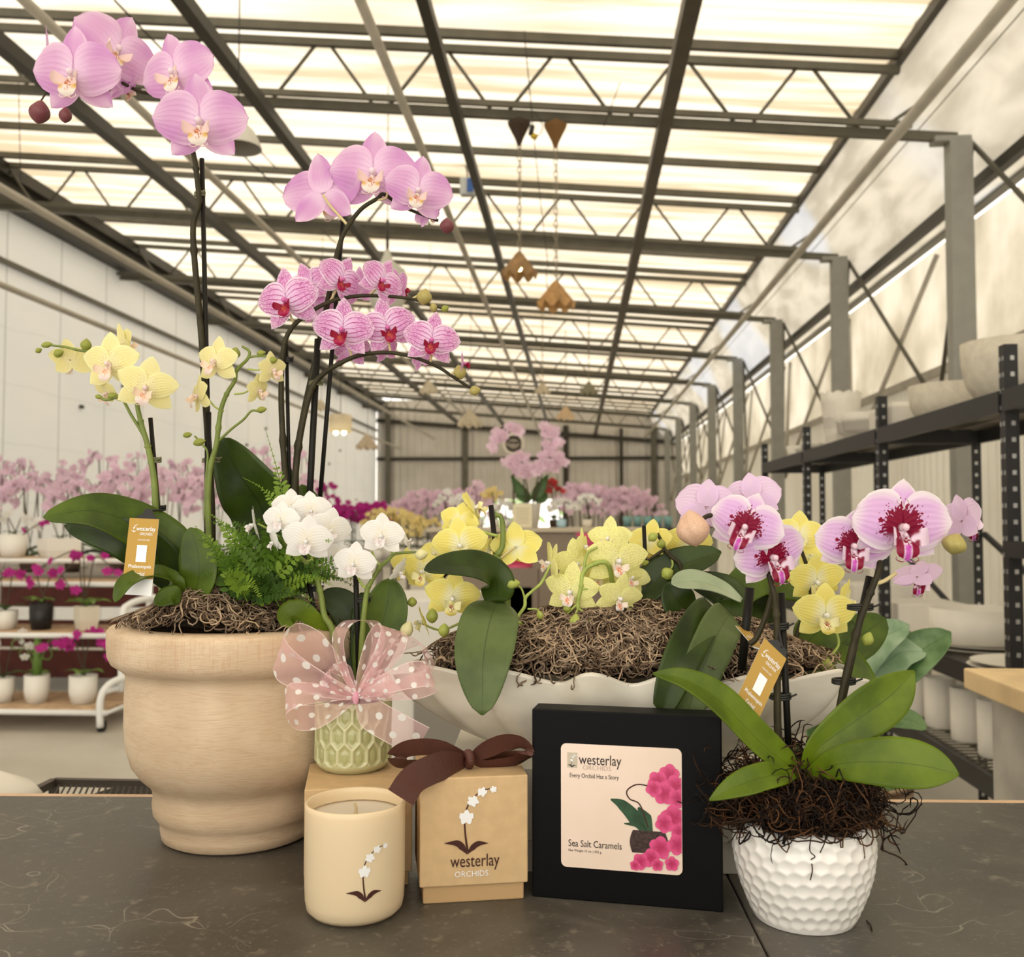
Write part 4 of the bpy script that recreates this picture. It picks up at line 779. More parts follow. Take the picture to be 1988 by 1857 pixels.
wo.flower('white', 544, 1010, 78, -8, 2, 4, -.02, 0); wo.flower('white', 595, 1050, 102, 4, 10, 8, -.03, 1); wo.flower('white', 565, 985, 76, 12, -4, 0, .012, 2); wo.flower('white', 604, 992, 80, 10, 0, -6, .008, 0); wo.flower('white', 640, 1030, 92, 30, 6, 10, 0, 1); wo.flower('white', 492, 1018, 78, -72, 10, -20, -.005, 2); wo.flower('white', 530, 1052, 60, -60, 20, -10, -.012, 1); wo.flower('white', 655, 1075, 60, 20, 10, 10, .01, 2)
wo.flower('white', 741, 1040, 90, -3, 6, 2, -.02, 2); wo.flower('white', 687, 1095, 88, -6, 6, 6, -.016, 0); wo.flower('white', 776, 1110, 62, 80, 30, 10, .004, 1); wo.flower('white', 792, 1050, 44, 88, -20, 40, .01, 1)
wo.bud('cream', 818, 1076, 22, 27, 80)
wo.leaf([(630, 1250, .01), (600, 1222), (570, 1196, -.01), (545, 1212, -.02)], 74, leaf_y, fold=.15, pk=.5, hint=(0, -1, .2)); wo.leaf([(706, 1330, .015), (728, 1250, .02), (750, 1180, .02), (758, 1122, .02)], 92, leaf_g, fold=.3, pk=.55, hint=(.1, -1, .2)); wo.leaf([(690, 1330, .03), (690, 1240, .04), (670, 1180, .04), (622, 1150, .04)], 70, leaf_d, fold=.2, pk=.6, hint=(0, -1, .3)); wo.leaf([(700, 1300, .03), (715, 1200, .04), (700, 1150, .05)], 70, leaf_d)
stake((640, 1350), (589, 1072), .99, .0026, 'black stake under the left white spike in the green pot', ((614, 1142, 22, tie_b),)); stake((698, 1350), (689, 1058), .99, .0028, 'black stake under the right white spike in the green pot', ((704, 1164, 26, tie_b),))
# ---- yellow orchid at the left end of the shell planter
yo = Plant('potted_orchid', 965, 1180, 1.03, 'bright yellow orchid with a large hanging leaf, at the left end of the shell planter')
sp = yo.stem([(985, 1230, .02), (984, 1150, .01), (970, 1090), (962, 1082), (975, 1060), (976, 1020), (972, 1003), (962, 998)], .0036, .0024, stem_g, nodes=(.5,))
yo.twig(sp, [(962, 1080), (930, 1090), (905, 1092), (870, 1110), (848, 1140), (840, 1190)], .0022, stem_d, 'side_spike'); yo.twig(sp, [(966, 1040), (950, 1036), (934, 1030)], .0018); yo.twig(sp, [(966, 1088), (985, 1072), (1000, 1062)], .0014, pedi); yo.twig(sp, [(915, 1195), (880, 1215), (850, 1222), (810, 1205)], .0014)
yo.flower('yellow', 893, 1058, 108, 4, 8, -6, -.02, 0); yo.flower('yellow', 822, 1108, 96, -18, 8, 2, -.012, 1); yo.flower('yellow', 786, 1102, 82, -34, 4, 10, 0, 2); yo.flower('yellow', 878, 1160, 108, 10, 16, 8, -.018, 1); yo.flower('yellow', 890, 1012, 78, -10, -4, 14, .01, 2); yo.flower('yellow', 1004, 1062, 100, 172, 0, 6, .005, 0); yo.flower('yellow', 922, 985, 84, 82, -26, 24, .02, 1); yo.flower('yellow', 845, 1075, 70, -20, 0, 0, .012, 0); yo.flower('yellow', 948, 1072, 70, 60, 10, 30, .01, 2); yo.flower('yellow', 820, 1205, 70, -80, 20, 20, -.01, 2)
yo.bud('green', 800, 1168, 20, 20, 0, -.02); yo.bud('green', 839, 1195, 24, 30, 0, -.03); yo.bud('lime', 862, 1223, 23, 28, 5, -.04); yo.bud('cream', 790, 1222, 26, 36, 20, -.03)
yo.leaf([(966, 1168, -.02), (952, 1200, -.07), (938, 1280, -.105), (936, 1388, -.115)], 106, leaf_u, fold=.16, pk=.52, tip=.55, hint=(0, -1, .1)); yo.leaf([(966, 1170, -.02), (962, 1120, -.03), (925, 1098, -.045), (870, 1096, -.06), (824, 1105, -.07)], 66, leaf_d, fold=.3, pk=.35, hint=(.15, -.8, .6))
stake((976, 1190), (953, 980), 1.04, .0028, 'black stake behind the bright yellow orchid at the shell planter')
# ---- freckled orchid in the middle
fo = Plant('potted_orchid', 1130, 1190, 1.02, 'pale greenish yellow freckled orchid with hanging buds, middle of the shell planter')
sp = fo.stem([(1190, 1230, .05), (1190, 1150, .03), (1180, 1095), (1150, 1096), (1132, 1112), (1128, 1140), (1122, 1165), (1122, 1182)], .0028, .0018, stem_l, nodes=(.4, .7))
fo.twig(sp, [(1126, 1168), (1112, 1180), (1102, 1190)], .0014); fo.twig(sp, [(1122, 1182), (1118, 1190), (1117, 1196)], .0013); fo.twig(sp, [(1122, 1180), (1136, 1190), (1144, 1200)], .0013); fo.twig(sp, [(1128, 1143), (1160, 1142), (1185, 1146)], .0014); fo.twig(sp, [(1132, 1112), (1140, 1075), (1160, 1062)], .0016)
s2 = fo.stem([(1040, 1240, .04), (1010, 1210), (1000, 1205), (1018, 1178), (1020, 1160), (1032, 1148), (1050, 1132), (1062, 1110), (1068, 1096)], .0022, .0014, stem_l, nodes=(.5,), name='side_spike'); fo.twig(s2, [(1020, 1165), (1012, 1142), (1000, 1133)], .0012); fo.twig(s2, [(1024, 1182), (1040, 1182), (1047, 1186)], .0011)
fo.flower('spotted', 1108, 1148, 104, -20, 8, 6, .004, 0); fo.flower('spotted', 1200, 1088, 116, 14, 6, 4, .01, 1); fo.flower('spotted', 1203, 1160, 88, 20, 20, 10, 0, 2); fo.flower('spotted', 1120, 1095, 92, 6, 0, -8, .03, 1); fo.flower('spotted', 1182, 1046, 84, -18, -8, 0, .02, 0); fo.flower('spotted', 1068, 1092, 84, -72, 0, 40, .02, 2); fo.flower('spotted', 1134, 1060, 66, 70, 0, 0, .02, 1); fo.flower('spotted', 1225, 1120, 80, 24, 6, 20, .025, 2); fo.flower('spotted', 1160, 1120, 70, 4, 10, 0, .035, 1)
fo.bud('lime', 995, 1133, 21, 31, 80, -.01); fo.bud('lime', 1048, 1193, 14, 20, -20); fo.bud('lime', 1117, 1206, 24, 32, 5, -.01); fo.bud('lime', 1144, 1215, 22, 29, 0, -.01); fo.bud('green', 1101, 1181, 16, 16, 0)
# ---- lemon orchid seen from behind
lo = Plant('potted_orchid', 1290, 1190, 1.06, 'lemon yellow orchid turned away, green buds on a knobbly stem, right of the freckled one')
sp = lo.stem([(1300, 1230), (1322, 1110), (1302, 1080), (1290, 1065), (1284, 1050), (1276, 1035)], .0026, .0018, stem_d, nodes=(.5, .7)); lo.twig(sp, [(1290, 1066), (1272, 1078), (1256, 1090)], .0018, stem_d); lo.twig(sp, [(1302, 1078), (1306, 1095), (1300, 1108)], .0014)
lo.flower('yellow', 1262, 1052, 92, 150, 30, 0, .02, 0); lo.flower('yellow', 1335, 1060, 110, 20, 30, 10, .04, 1)
lo.bud('lime', 1268, 1042, 18, 22, 60, -.01); lo.bud('green', 1284, 1055, 18, 19, 0, -.01); lo.bud('green', 1252, 1092, 12, 17, 80, -.01); lo.bud('lime', 1296, 1113, 26, 25, 60, -.01)
lo.leaf([(1220, 1200), (1255, 1140), (1310, 1100), (1400, 1070)], 74, leaf_d, fold=.25, pk=.6, hint=(0, -.9, .5)); lo.leaf([(1440, 1165, -.02), (1400, 1140, -.02), (1352, 1126, -.03), (1304, 1132, -.04)], 54, leaf_w, fold=.25, pk=.7, hint=(0, -.7, .8)); lo.leaf([(1415, 1205, -.02), (1420, 1160, -.01), (1390, 1140), (1330, 1120)], 66, leaf_d, fold=.2, pk=.5)
lo.leaf([(1345, 1195, -.02), (1320, 1170, -.03), (1296, 1130, -.03)], 66, leaf_d, fold=.15); lo.leaf([(1386, 1180, -.05), (1358, 1212, -.09), (1318, 1290, -.118), (1284, 1385, -.125)], 66, leaf_d, fold=.2, pk=.45, tip=.25, hint=(0, -1, .1)); lo.leaf([(1418, 1192, -.05), (1396, 1225, -.09), (1362, 1305, -.113), (1326, 1410, -.12)], 72, leaf_u, fold=.2, pk=.45, tip=.25, hint=(0, -1, .1)); lo.leaf([(1395, 1185, 0), (1470, 1120, .02), (1530, 1130, .03), (1600, 1160, .05)], 80, leaf_g, pk=.5, fold=.2); lo.leaf([(1400, 1200, .02), (1450, 1170, .03), (1520, 1190, .04)], 90, leaf_d, pk=.5)
stake((1258, 1200), (1250, 1000+20), 1.07, .0022, 'thin black stake beside the lemon yellow orchid')
# ---- golden orchid at the right end
go = Plant('potted_orchid', 1560, 1240, 1.04, 'golden yellow orchid between the two magenta centred spikes, right end of the shell planter')
sp = go.stem([(1540, 1300), (1545, 1240), (1570, 1170), (1576, 1130), (1560, 1080), (1548, 1050)], .0028, .0018, stem_d, nodes=(.5,)); go.twig(sp, [(1560, 1180), (1590, 1200), (1620, 1222), (1628, 1250), (1615, 1270), (1606, 1284)], .0016)
go.flower('yellow', 1586, 1128, 108, 4, 22, -4, -.004, 1); go.flower('yellow', 1603, 1193, 118, 2, 6, 2, -.02, 0); go.flower('yellow', 1552, 1040, 100, -10, -10, 4, .02, 2); go.flower('yellow', 1645, 1165, 84, 60, 10, 20, .012, 1); go.flower('yellow', 1575, 1078, 60, 10, -10, 0, .02, 0)
go.bud('lime', 1604, 1290, 24, 30, 10, -.02); go.bud('lime', 1685, 1240, 22, 28, 20)
go.leaf([(1560, 1260, .02), (1590, 1225, .03), (1660, 1210, .05)], 80, leaf_g); go.leaf([(1560, 1270, .03), (1640, 1300, .05), (1660, 1370, .05), (1600, 1440, .05)], 90, leaf_y, fold=.2); go.leaf([(1600, 1280, .06), (1660, 1240, .08), (1720, 1200, .1)], 90, leaf_g)
# ---- harlequin orchid in the dimpled pot
ho = Plant('potted_orchid', 1558, 1500, .874, 'white pink orchid with dark magenta splashed centres on two staked spikes, in the dimpled pot')
sp = ho.stem([(1530, 1500), (1512, 1440), (1509, 1340), (1509, 1240), (1506, 1180), (1500, 1140), (1480, 1080, .01), (1440, 1010, .01), (1380, 1000), (1350, 1020)], .0036, .0020, stem_d, nodes=(.12, .3, .42))
s2 = ho.stem([(1600, 1500), (1625, 1400), (1645, 1300), (1668, 1210), (1690, 1150), (1705, 1110), (1715, 1060, .01), (1760, 1030, .01), (1830, 1030)], .0038, .0020, stem_d, nodes=(.15, .35, .5))
ho.stem([(1455, 1250, .02), (1470, 1235, .02), (1492, 1180, .02), (1500, 1130, .02), (1490, 1080, .02)], .0028, .0022, stem_d, name='side_spike')
ho.twig(s2, [(1697, 1132), (1715, 1128), (1740, 1112)], .002, pedi)
ho.flower('harlequin', 1447, 1022, 146, -16, 4, 22, -.012, 0); ho.flower('harlequin', 1500, 1080, 152, 18, 14, -14, -.004, 1); ho.flower('harlequin', 1658, 1058, 146, -8, 12, 4, 0, 2); ho.flower('harlequin', 1752, 1022, 192, 4, 8, 2, -.016, 3)
ho.flower('harlequin', 1372, 985, 120, 165, 0, -6, .02, 1); ho.flower('harlequin', 1462, 968, 110, 170, 0, 10, .03, 2); ho.flower('harlequin', 1870, 1012, 112, 110, 6, 14, .01, 0); ho.flower('harlequin', 1782, 1122, 96, 130, 50, 10, .02, 1)
ho.bud('blush', 1345, 1025, 66, 72, -10, -.01); ho.bud('olive', 1853, 1055, 46, 42, 20, -.016)
for a, c_ in (((1330, 1050), (1318, 1015)),): pass
ho.leaf([(1556, 1502, -.02), (1480, 1440, -.035), (1400, 1360, -.045), (1330, 1318, -.05), (1268, 1306, -.05)], 62, leaf_y, fold=.35, pk=.38, hint=(.1, -.8, .6), tip=.7)
ho.leaf([(1560, 1500, -.022), (1590, 1452, -.03), (1660, 1400, -.03), (1730, 1350, -.02), (1775, 1302, -.01)], 88, leaf_y, fold=.22, pk=.64, tip=.8, hint=(.2, -1, .3))
ho.leaf([(1566, 1505, -.026), (1630, 1482, -.05), (1720, 1478, -.07), (1800, 1487, -.08), (1862, 1503, -.085)], 86, leaf_y, fold=.16, pk=.6, tip=.75, hint=(0, -1, .35))
ho.leaf([(1545, 1500, -.03), (1490, 1505, -.055), (1430, 1525, -.065), (1377, 1552, -.07)], 50, leaf_y, fold=.3, pk=.45, hint=(0, -.8, .6), tip=.8)
stake((1534, 1520), (1517, 1150), .88, .0030, 'black stake tied to the left magenta centred spike', ((1514, 1255-40, 34, tie_b), (1516, 1352, 38, tie_b))); stake((1600, 1520), (1688, 1118), .882, .0032, 'black stake leaning right beside the right magenta centred spike', ((1672, 1178, 46, tie_b), (1640, 1322, 42, tie_b))); stake((1440, 1300), (1456, 1140), .93, .0042, 'thick black stake leaning behind the left magenta centred spike')
# ================================================================== moss, fern, bows and tags
def strands(name, mats, hfn, sampler, count, npts, step, curl, rad, lift=.012, seed=3, parent=None, keep=None, rise=0.):
    rg = np.random.default_rng(seed); p = sampler(rg, count); n = count
    d = rg.normal(size=(n, 3)); d[:, 2] *= .35; d[:, 2] += rise; d /= np.linalg.norm(d, axis=1)[:, None]
    ax = rg.normal(size=(n, 3)); pts = []
    off = rg.random(n)*lift
    p[:, 2] = hfn(p[:, 0], p[:, 1])+off
    for i in range(npts):
        pts.append(p.copy()); ax += rg.normal(size=(n, 3))*.5; d = d+np.cross(ax, d)*curl*.35+rg.normal(size=(n, 3))*curl*.3
        d /= np.linalg.norm(d, axis=1)[:, None]; p = p+d*step
        h = hfn(p[:, 0], p[:, 1]); lo = h-.003; hi = h+lift*(1.6 if not rise else 6)
        p[:, 2] = np.clip(p[:, 2], lo, hi)
    pts = np.array(pts).transpose(1, 0, 2)                      # n, npts, 3
    T = np.gradient(pts, axis=1); T /= np.linalg.norm(T, axis=2)[..., None]+1e-9
    up = np.array([.1, .2, 1.]); X = np.cross(T, up); X /= np.linalg.norm(X, axis=2)[..., None]+1e-9; Yv = np.cross(X, T)
    R = rad*(.7+.6*rg.random((n, 1, 1)))*np.ones((1, npts, 1)); R[:, 0] *= .3; R[:, -1] *= .3
    ring = np.stack([pts+R*(X*math.cos(a)+Yv*math.sin(a)) for a in (0, 2.094, 4.189)], 2)  # n,npts,3,3
    vs = ring.reshape(-1, 3); base = (np.arange(n)[:, None, None]*npts+np.arange(npts-1)[None, :, None])*3; k = np.arange(3)[None, None, :]; k2 = (k+1) % 3
    F = np.stack([base+k, base+k2, base+3+k2, base+3+k], -1).reshape(-1, 4)
    me = bpy.data.meshes.new(name); me.vertices.add(len(vs)); me.vertices.foreach_set('co', vs.astype(np.float32).ravel())
    me.loops.add(F.size); me.loops.foreach_set('vertex_index', F.astype(np.int32).ravel()); me.polygons.add(len(F))
    me.polygons.foreach_set('loop_start', (np.arange(len(F))*4).astype(np.int32)); me.polygons.foreach_set('loop_total', np.full(len(F), 4, dtype=np.int32))
    for m in mats: me.materials.append(m)
    mi = np.repeat(rg.integers(0, len(mats), n), (npts-1)*3).astype(np.int32); me.polygons.foreach_set('material_index', mi)
    me.polygons.foreach_set('use_smooth', np.full(len(F), True)); me.update(); me.validate()
    o = bpy.data.objects.new(name, me); COL.objects.link(o)
    if parent: fix_parent(o, parent)
    return o
moss_ms = [plain('grey_moss', A(156, 134, 108), .85, .1), plain('tan_moss', A(186, 158, 124), .85, .1), plain('brown_moss', A(96, 76, 58), .85, .1), plain('pale_moss', A(128, 106, 84), .85, .1)]
soil = plain('soil_and_gap_shade', A(30, 22, 15), .9, .1, 0, .4, 60, .5)  # soil colour, kept dark to stand in for shade between the strands
def mound(name, hfn, cx, cy, ax, ay, parent):  # soil mound added beneath the strands so their gaps turn dark
    b = MB(); rows = []
    for i in range(15):
        s = i/14; rows.append([(cx+ax*s*math.cos(a), cy+ay*s*math.sin(a), float(hfn(np.array(cx+ax*s*math.cos(a)), np.array(cy+ay*s*math.sin(a))))-.004) for a in [2*math.pi*k/40 for k in range(40)]])
    b.grid(rows, close_u=True); return b.build(name, soil, parent)
def disc(cx, cy, ax, ay):
    def f(rg, n): r = np.sqrt(rg.random(n)); a = rg.random(n)*2*math.pi; return np.stack([cx+ax*r*np.cos(a), cy+ay*r*np.sin(a), 0*r], 1)
    return f
# wooden planter
bx, by = BP.x, BP.y; mx_ = P(400, 1150, 1.0)
def h1(x, y): r2 = ((x-bx)/.112)**2+((y-by)/.112)**2; return 1.146+.018*np.clip(1-r2, -1.5, 1)+.030*np.exp(-(((x-mx_.x)/.045)**2+((y-mx_.y)/.05)**2))
o = strands('moss', moss_ms, h1, disc(bx, by, .106, .106), 3000, 14, .0048, .9, .00085, .010, 5); tag(o, 'dry tangled grey brown moss filling the wooden planter', 'moss', kind='stuff'); mound('soil', h1, bx, by, .11, .11, o)
# shell planter
sx, sy = SC.x, SC.y
def h2(x, y): r2 = ((x-sx)/.208)**2+((y-sy)/.088)**2; q = np.clip(1-r2, -.4, 1); return 1.108+.046*np.clip(q, -.12, 1)+.004*np.sin(x*60)*np.sin(y*70)
o = strands('moss', moss_ms, h2, disc(sx, sy, .198, .086), 6000, 15, .0050, 1.0, .00085, .012, 9); tag(o, 'dry tangled grey brown moss heaped in the shell planter', 'moss', kind='stuff'); mound('soil', h2, sx, sy, .204, .086, o)
# dimpled pot : dark wiry roots
root_ms = [plain('dark_root', A(52, 36, 24), .8, .15), plain('rust_root', A(92, 62, 38), .8, .15), plain('black_root', A(28, 20, 16), .8, .15)]
wx, wy = WP.x, WP.y
def h3(x, y): r2 = ((x-wx)/.06)**2+((y-wy)/.06)**2; q = np.clip(1-r2, -.6, 1); return 1.003+.028*np.sign(q)*np.abs(q)**.7
o = strands('root_tangle', root_ms, h3, disc(wx, wy, .058, .058), 1500, 16, .0048, .75, .00065, .009, 12, rise=.05); tag(o, 'tangle of dark wiry roots on top of the dimpled pot', 'roots', kind='stuff'); mound('soil', h3, wx, wy, .054, .054, o)
lt = P(1440, 1500, .874)
strands('root_tuft', root_ms, lambda x, y: 1.000+0*x, lambda rg, n: np.stack([lt.x+.014*rg.normal(size=n)*.7, lt.y+.012*rg.normal(size=n), 0*rg.random(n)], 1), 160, 16, .0048, .8, .0006, .02, 14, parent=o, rise=.25)
b = MB()
for pts in (((1578, 1590), (1575, 1620), (1572, 1650), (1582, 1662), (1574, 1668)), ((1600, 1595), (1602, 1630), (1592, 1655)), ((1660, 1570), (1672, 1610), (1690, 1650), (1676, 1690), (1668, 1705)), ((1660, 1572), (1680, 1610), (1694, 1622)), ((1576, 1676), (1577, 1690), (1573, 1708)), ((1430, 1560), (1420, 1530), (1424, 1500), (1450, 1470)), ((1432, 1575), (1428, 1590), (1442, 1604))):
    b.tube(spl([P(x_, y_, .812 if x_ < 1640 and x_ > 1500 else (.85 if x_ > 1600 else .84)) for x_, y_ in pts], 5), .0005, 5)
b.build('hanging_root', root_ms[0], o)
b = MB(); b.tube(spl([PZ(1682, 1786, TZ+.001), PZ(1690, 1795, TZ+.0015), PZ(1693, 1806, TZ+.001)]), .0006, 5); tag(b.build('root_crumb', root_ms[0]), 'tiny loose root fibre lying on the slate right of the dimpled pot', 'root')
# green pot soil
def h4(x, y): return GT+.058+0*x
o = strands('potting_bark', [moss_ms[2], root_ms[0]], h4, disc(GP.x, GP.y, .022, .022), 260, 8, .0025, .8, .0007, .006, 15); tag(o, 'brown bark fibre inside the pale green pot', 'soil', kind='stuff')
b = MB(); b.lathe([(0, GT+.059), (.034, GT+.058)], (GP.x, GP.y, 0), 30); b.build('soil', soil, o)
# fern
fern_ms = [plain('fern_green', A(84, 114, 28), .55, .3, trans=.3), plain('fern_dark', A(50, 76, 20), .55, .3, trans=.25), plain('fern_light', A(122, 148, 46), .55, .3, trans=.35)]
fb = P(515, 1165, 1.0); fr = thing('fern', fb, 'bushy bright green fern in the wooden planter behind the white orchids', 'fern')
def frond(pts, wid, mat, pairs=15, taper=.5):
    p = spl(pts, 6); b = MB(); b.tube(p, [.0007*(1-.7*i/(len(p)-1)) for i in range(len(p))], 4); m = len(p)
    for k in range(pairs):
        t_ = .12+.86*k/pairs; f = t_*(m-1); i = min(int(f), m-2); c = p[i].lerp(p[i+1], f-i); T = (p[i+1]-p[i]).normalized(); N = Vector((random.uniform(-.4, .4), -1, .5)).normalized(); S = T.cross(N).normalized()
        for s in (-1, 1):
            L = wid*(1-taper*t_)*(.35+.65*math.sin(math.pi*min(1, t_*1.3+.15)))*random.uniform(.85, 1.1); d = (S*s+T*.35+N*random.uniform(-.2, .3)).normalized(); e = T*L*.30; q = c+T*random.uniform(-.001, .001)
            b.add([q, q+d*L*.35+e, q+d*L*.8+e*.7, q+d*L, q+d*L*.75-e*.6, q+d*L*.3-e*.7], [(0, 1, 2, 3, 4, 5)])
    return b.build('frond', mat, fr, False)
random.seed(21)
for i in range(92):
    a = random.uniform(0, 2*math.pi); el = random.uniform(-.1, 1.15); L = random.uniform(.05, .105)
    d = Vector((math.cos(a)*math.cos(el)*1.05, math.sin(a)*math.cos(el)*.75, math.sin(el)*.85+.1)); st = fb+Vector((random.uniform(-.03, .028), random.uniform(-.03, .03), random.uniform(-.004, .02)))
    frond([st, st+d*L*.4+Vector((0, 0, .006)), st+d*L*.75+Vector((0, 0, .002)), st+d*L-Vector((0, 0, .012))], random.uniform(.011, .015), fern_ms[0 if el > .35 else 1] if random.random() < .8 else fern_ms[2], 16)
frond([P(547, 975, 1.03), P(545, 940, 1.03), P(532, 890, 1.03), P(515, 832, 1.03)], .013, fern_ms[2], 12, .8)
frond([P(560, 1010, 1.0), P(535, 975, 1.0), P(505, 945, 1.0), P(470, 926, 1.0)], .011, fern_ms[2], 14, .8)
frond([P(470, 1085, .98), P(445, 1035, .98), P(425, 1010, .98), P(394, 988, .98)], .011, fern_ms[2], 16, .7); frond([P(430, 1100, .97), P(405, 1050, .97), P(378, 1020, .97)], .012, fern_ms[2], 13, .6)
# ------------------------------------------------------------------ ribbons
def ribbon(b, pts, wv, W, n=10, nu=8, pinch=None, crease=0.):
    p = spl(pts, n); m = len(p); L = 0; rows = []; uv = []
    wd = spl(wv, max(2, int(n*(len(pts)-1)/(len(wv)-1)))) if len(wv) > 1 else [wv[0]]*m
    for i in range(m):
        t_ = i/(m-1); L += (p[i]-p[i-1]).length if i else 0; w_ = wd[min(len(wd)-1, int(t_*(len(wd)-1)+.5))].normalized(); Wt = W*(pinch(t_) if pinch else 1); T = (p[min(i+1, m-1)]-p[max(0, i-1)]).normalized(); w_ = (w_-T*w_.dot(T)).normalized(); N = T.cross(w_)
        row = []
        for j in range(nu+1): u = j/nu*2-1; row.append(p[i]+w_*(u*Wt/2)+N*(crease*math.sin(u*7)*(W-Wt))); uv.append((j/nu, L/W))
        rows.append(row)
    b.grid(rows, uv)
t = NT('pink_organza'); u, v = t.uv(); au = t.ma('ABSOLUTE', u)
cu = t.ma('MULTIPLY', t.ma('ADD', u, 1.), .85); cv = t.ma('MULTIPLY', v, 1.7); rw = t.ma('FLOOR', cv); odd = t.ma('MULTIPLY', t.ma('MODULO', rw, 2.), .5)
du = t.ma('SUBTRACT', t.ma('FRACT', t.ma('ADD', cu, odd)), .5); dv_ = t.ma('SUBTRACT', t.ma('FRACT', cv), .5); dd = t.ma('SQRT', t.ma('ADD', t.ma('MULTIPLY', du, du), t.ma('MULTIPLY', dv_, dv_)))
dot = t.sm(dd, .17, .20, 1, 0); edge = t.sm(au, .93, .96); weave = t.noise(t.vec(t.ma('MULTIPLY', u, 60.), t.ma('MULTIPLY', v, 60.), 0.), 3, 2)
c = t.mx(dot, t.mx(edge, (.95, .62, .66, 1), (.95, .78, .78, 1)), A(254, 244, 240)); al = t.ma('MAXIMUM', t.ma('MULTIPLY_ADD', weave, .22, .27), t.ma('MAXIMUM', t.ma('MULTIPLY', dot, .95), t.ma('MULTIPLY', edge, .85)))
organza = t.bsdf(c, .6, .2, alpha=al, trans=.35)
kn = P(692, 1352, .930); bow = thing('organza_bow', kn, 'large sheer pink ribbon bow with white dots on the pale green pot', 'bow')
def loop(tip, wpx, phi, dy=0., twist=0., out=.016, mat=organza, parent=bow, kn=kn, name='ribbon_loop', Y=.93):
    tp = P(tip[0], tip[1], Y+dy); o_ = tp-kn; L = o_.length; o_ = o_.normalized(); perp = o_.cross(Vector((0, -1, 0))).normalized(); yv = Vector((0, -1, 0)); W = wpx*.88/F_PX*Y
    w_ = perp*math.cos(R_(phi))+yv*math.sin(R_(phi)); bl = (-perp*math.sin(R_(phi))+yv*math.cos(R_(phi)))*out
    pts = [kn, kn+o_*L*.35+bl*.8, kn+o_*L*.75+bl*1.25, kn+o_*L*.96+bl*.8, kn+o_*L, kn+o_*L*.95-bl*.8, kn+o_*L*.7-bl*1.1, kn+o_*L*.35-bl*.7, kn+Vector((0, .002, 0))]
    b = MB(); w2 = (w_+o_*twist).normalized()
    ribbon(b, pts, [w_, w2, w_], W, 8, 10, lambda t_: .16+.84*min(1, math.sin(math.pi*t_)**.8*1.25), .09); return b.build(name, mat, parent)
loop((552, 1250), 92, 22, 0, .2, .020); loop((700, 1203), 66, 52, .004, .1, .018); loop((762, 1222), 66, -28, .0, .1, .014); loop((826, 1262), 60, -58, .012, 0, .018)
loop((838, 1312), 60, 24, -.008, .1, .016); loop((560, 1378), 64, -38, -.012, .1, .020); loop((640, 1300), 50, 35, -.012, .1, .010); loop((760, 1320), 46, -20, -.014, .1, .010)
b = MB(); ribbon(b, [kn, P(720, 1385, .925), P(765, 1412, .922), P(818, 1440, .925)], [Vector((.3, -.2, .9)), Vector((.55, -.2, .8))], .034, 8, 8, lambda t_: .25+.75*min(1, t_*3.2)); b.build('ribbon_tail', organza, bow)
b = MB(); b.lathe([(.002, -.006), (.003, -.003), (.0036, 0), (.003, .003), (.002, .006)], kn+Vector((0, -.003, 0)), 14); b.build('knot', plain('pink_knot', A(242, 176, 186), .6, trans=.3), bow)
# brown grosgrain bow on the gift box
t = NT('brown_grosgrain'); u, v = t.uv(); rb = t.ma('SINE', t.ma('MULTIPLY', v, 150.)); ed = t.sm(t.ma('ABSOLUTE', u), .9, .94, 0, .5)
c = t.mx(t.sm(rb, -1, 1, 0, .5), A(74, 40, 30), A(112, 66, 52)); c = t.mx(ed, c, A(80, 44, 34)); gros = t.bsdf(c, .45, .4, bump=t.bump(rb, .4, .0006))
gz = TZ+.111; kb = PZ(912, 1482, gz+.004); kb = P(910, 1474, .915); bb = thing('ribbon_bow', kb, 'dark brown grosgrain ribbon bow tied on top of the printed kraft box', 'bow')
Wr = .0185
def rib(name, pxs, wv, W=Wr, pinch=None):
    b = MB(); ribbon(b, [P(*q) for q in pxs], [Vector(w_) for w_ in wv], W, 8, 6, pinch); o = b.build(name, gros, bb); return o
rib('ribbon_loop', [(908, 1474, .915), (880, 1462, .905), (840, 1450, .900), (795, 1452, .900), (771, 1466, .905), (780, 1481, .915), (815, 1482, .925), (870, 1476, .925), (908, 1475, .918)], [(0, -.5, .85), (0, -.4, .9), (.1, -.8, .6), (0, -.5, .85)], Wr, lambda t_: .4+.6*min(1, math.sin(math.pi*t_)*1.8))
rib('ribbon_loop', [(914, 1473, .915), (940, 1458, .905), (975, 1442, .900), (1005, 1442, .900), (1020, 1455, .905), (1005, 1466, .915), (960, 1470, .925), (914, 1476, .918)], [(0, -.5, .85), (0, -.45, .9), (.1, -.8, .6), (0, -.5, .85)], Wr, lambda t_: .4+.6*min(1, math.sin(math.pi*t_)*1.8))
rib('ribbon_tail', [(906, 1476, .912), (872, 1482, .882), (832, 1496, .860), (800, 1515, .850), (778, 1548, .846)], [(-.1, -.3, .95), (-.35, -.15, .93), (-.62, -.1, .78)], .026, lambda t_: .45+.55*min(1, t_*3))
rib('ribbon_tail', [(914, 1476, .912), (950, 1484, .915), (1000, 1476, .92), (1030, 1460, .93), (1050, 1452, .94)], [(0, -.5, .85), (0, -.6, .8)], .014, lambda t_: .5+.5*min(1, t_*3))
b = MB(); b.tube(spl([P(905, 1466, .915), P(910, 1464, .908), P(913, 1474, .905), P(910, 1484, .910)]), .0048, 10); b.build('knot', gros, bb)
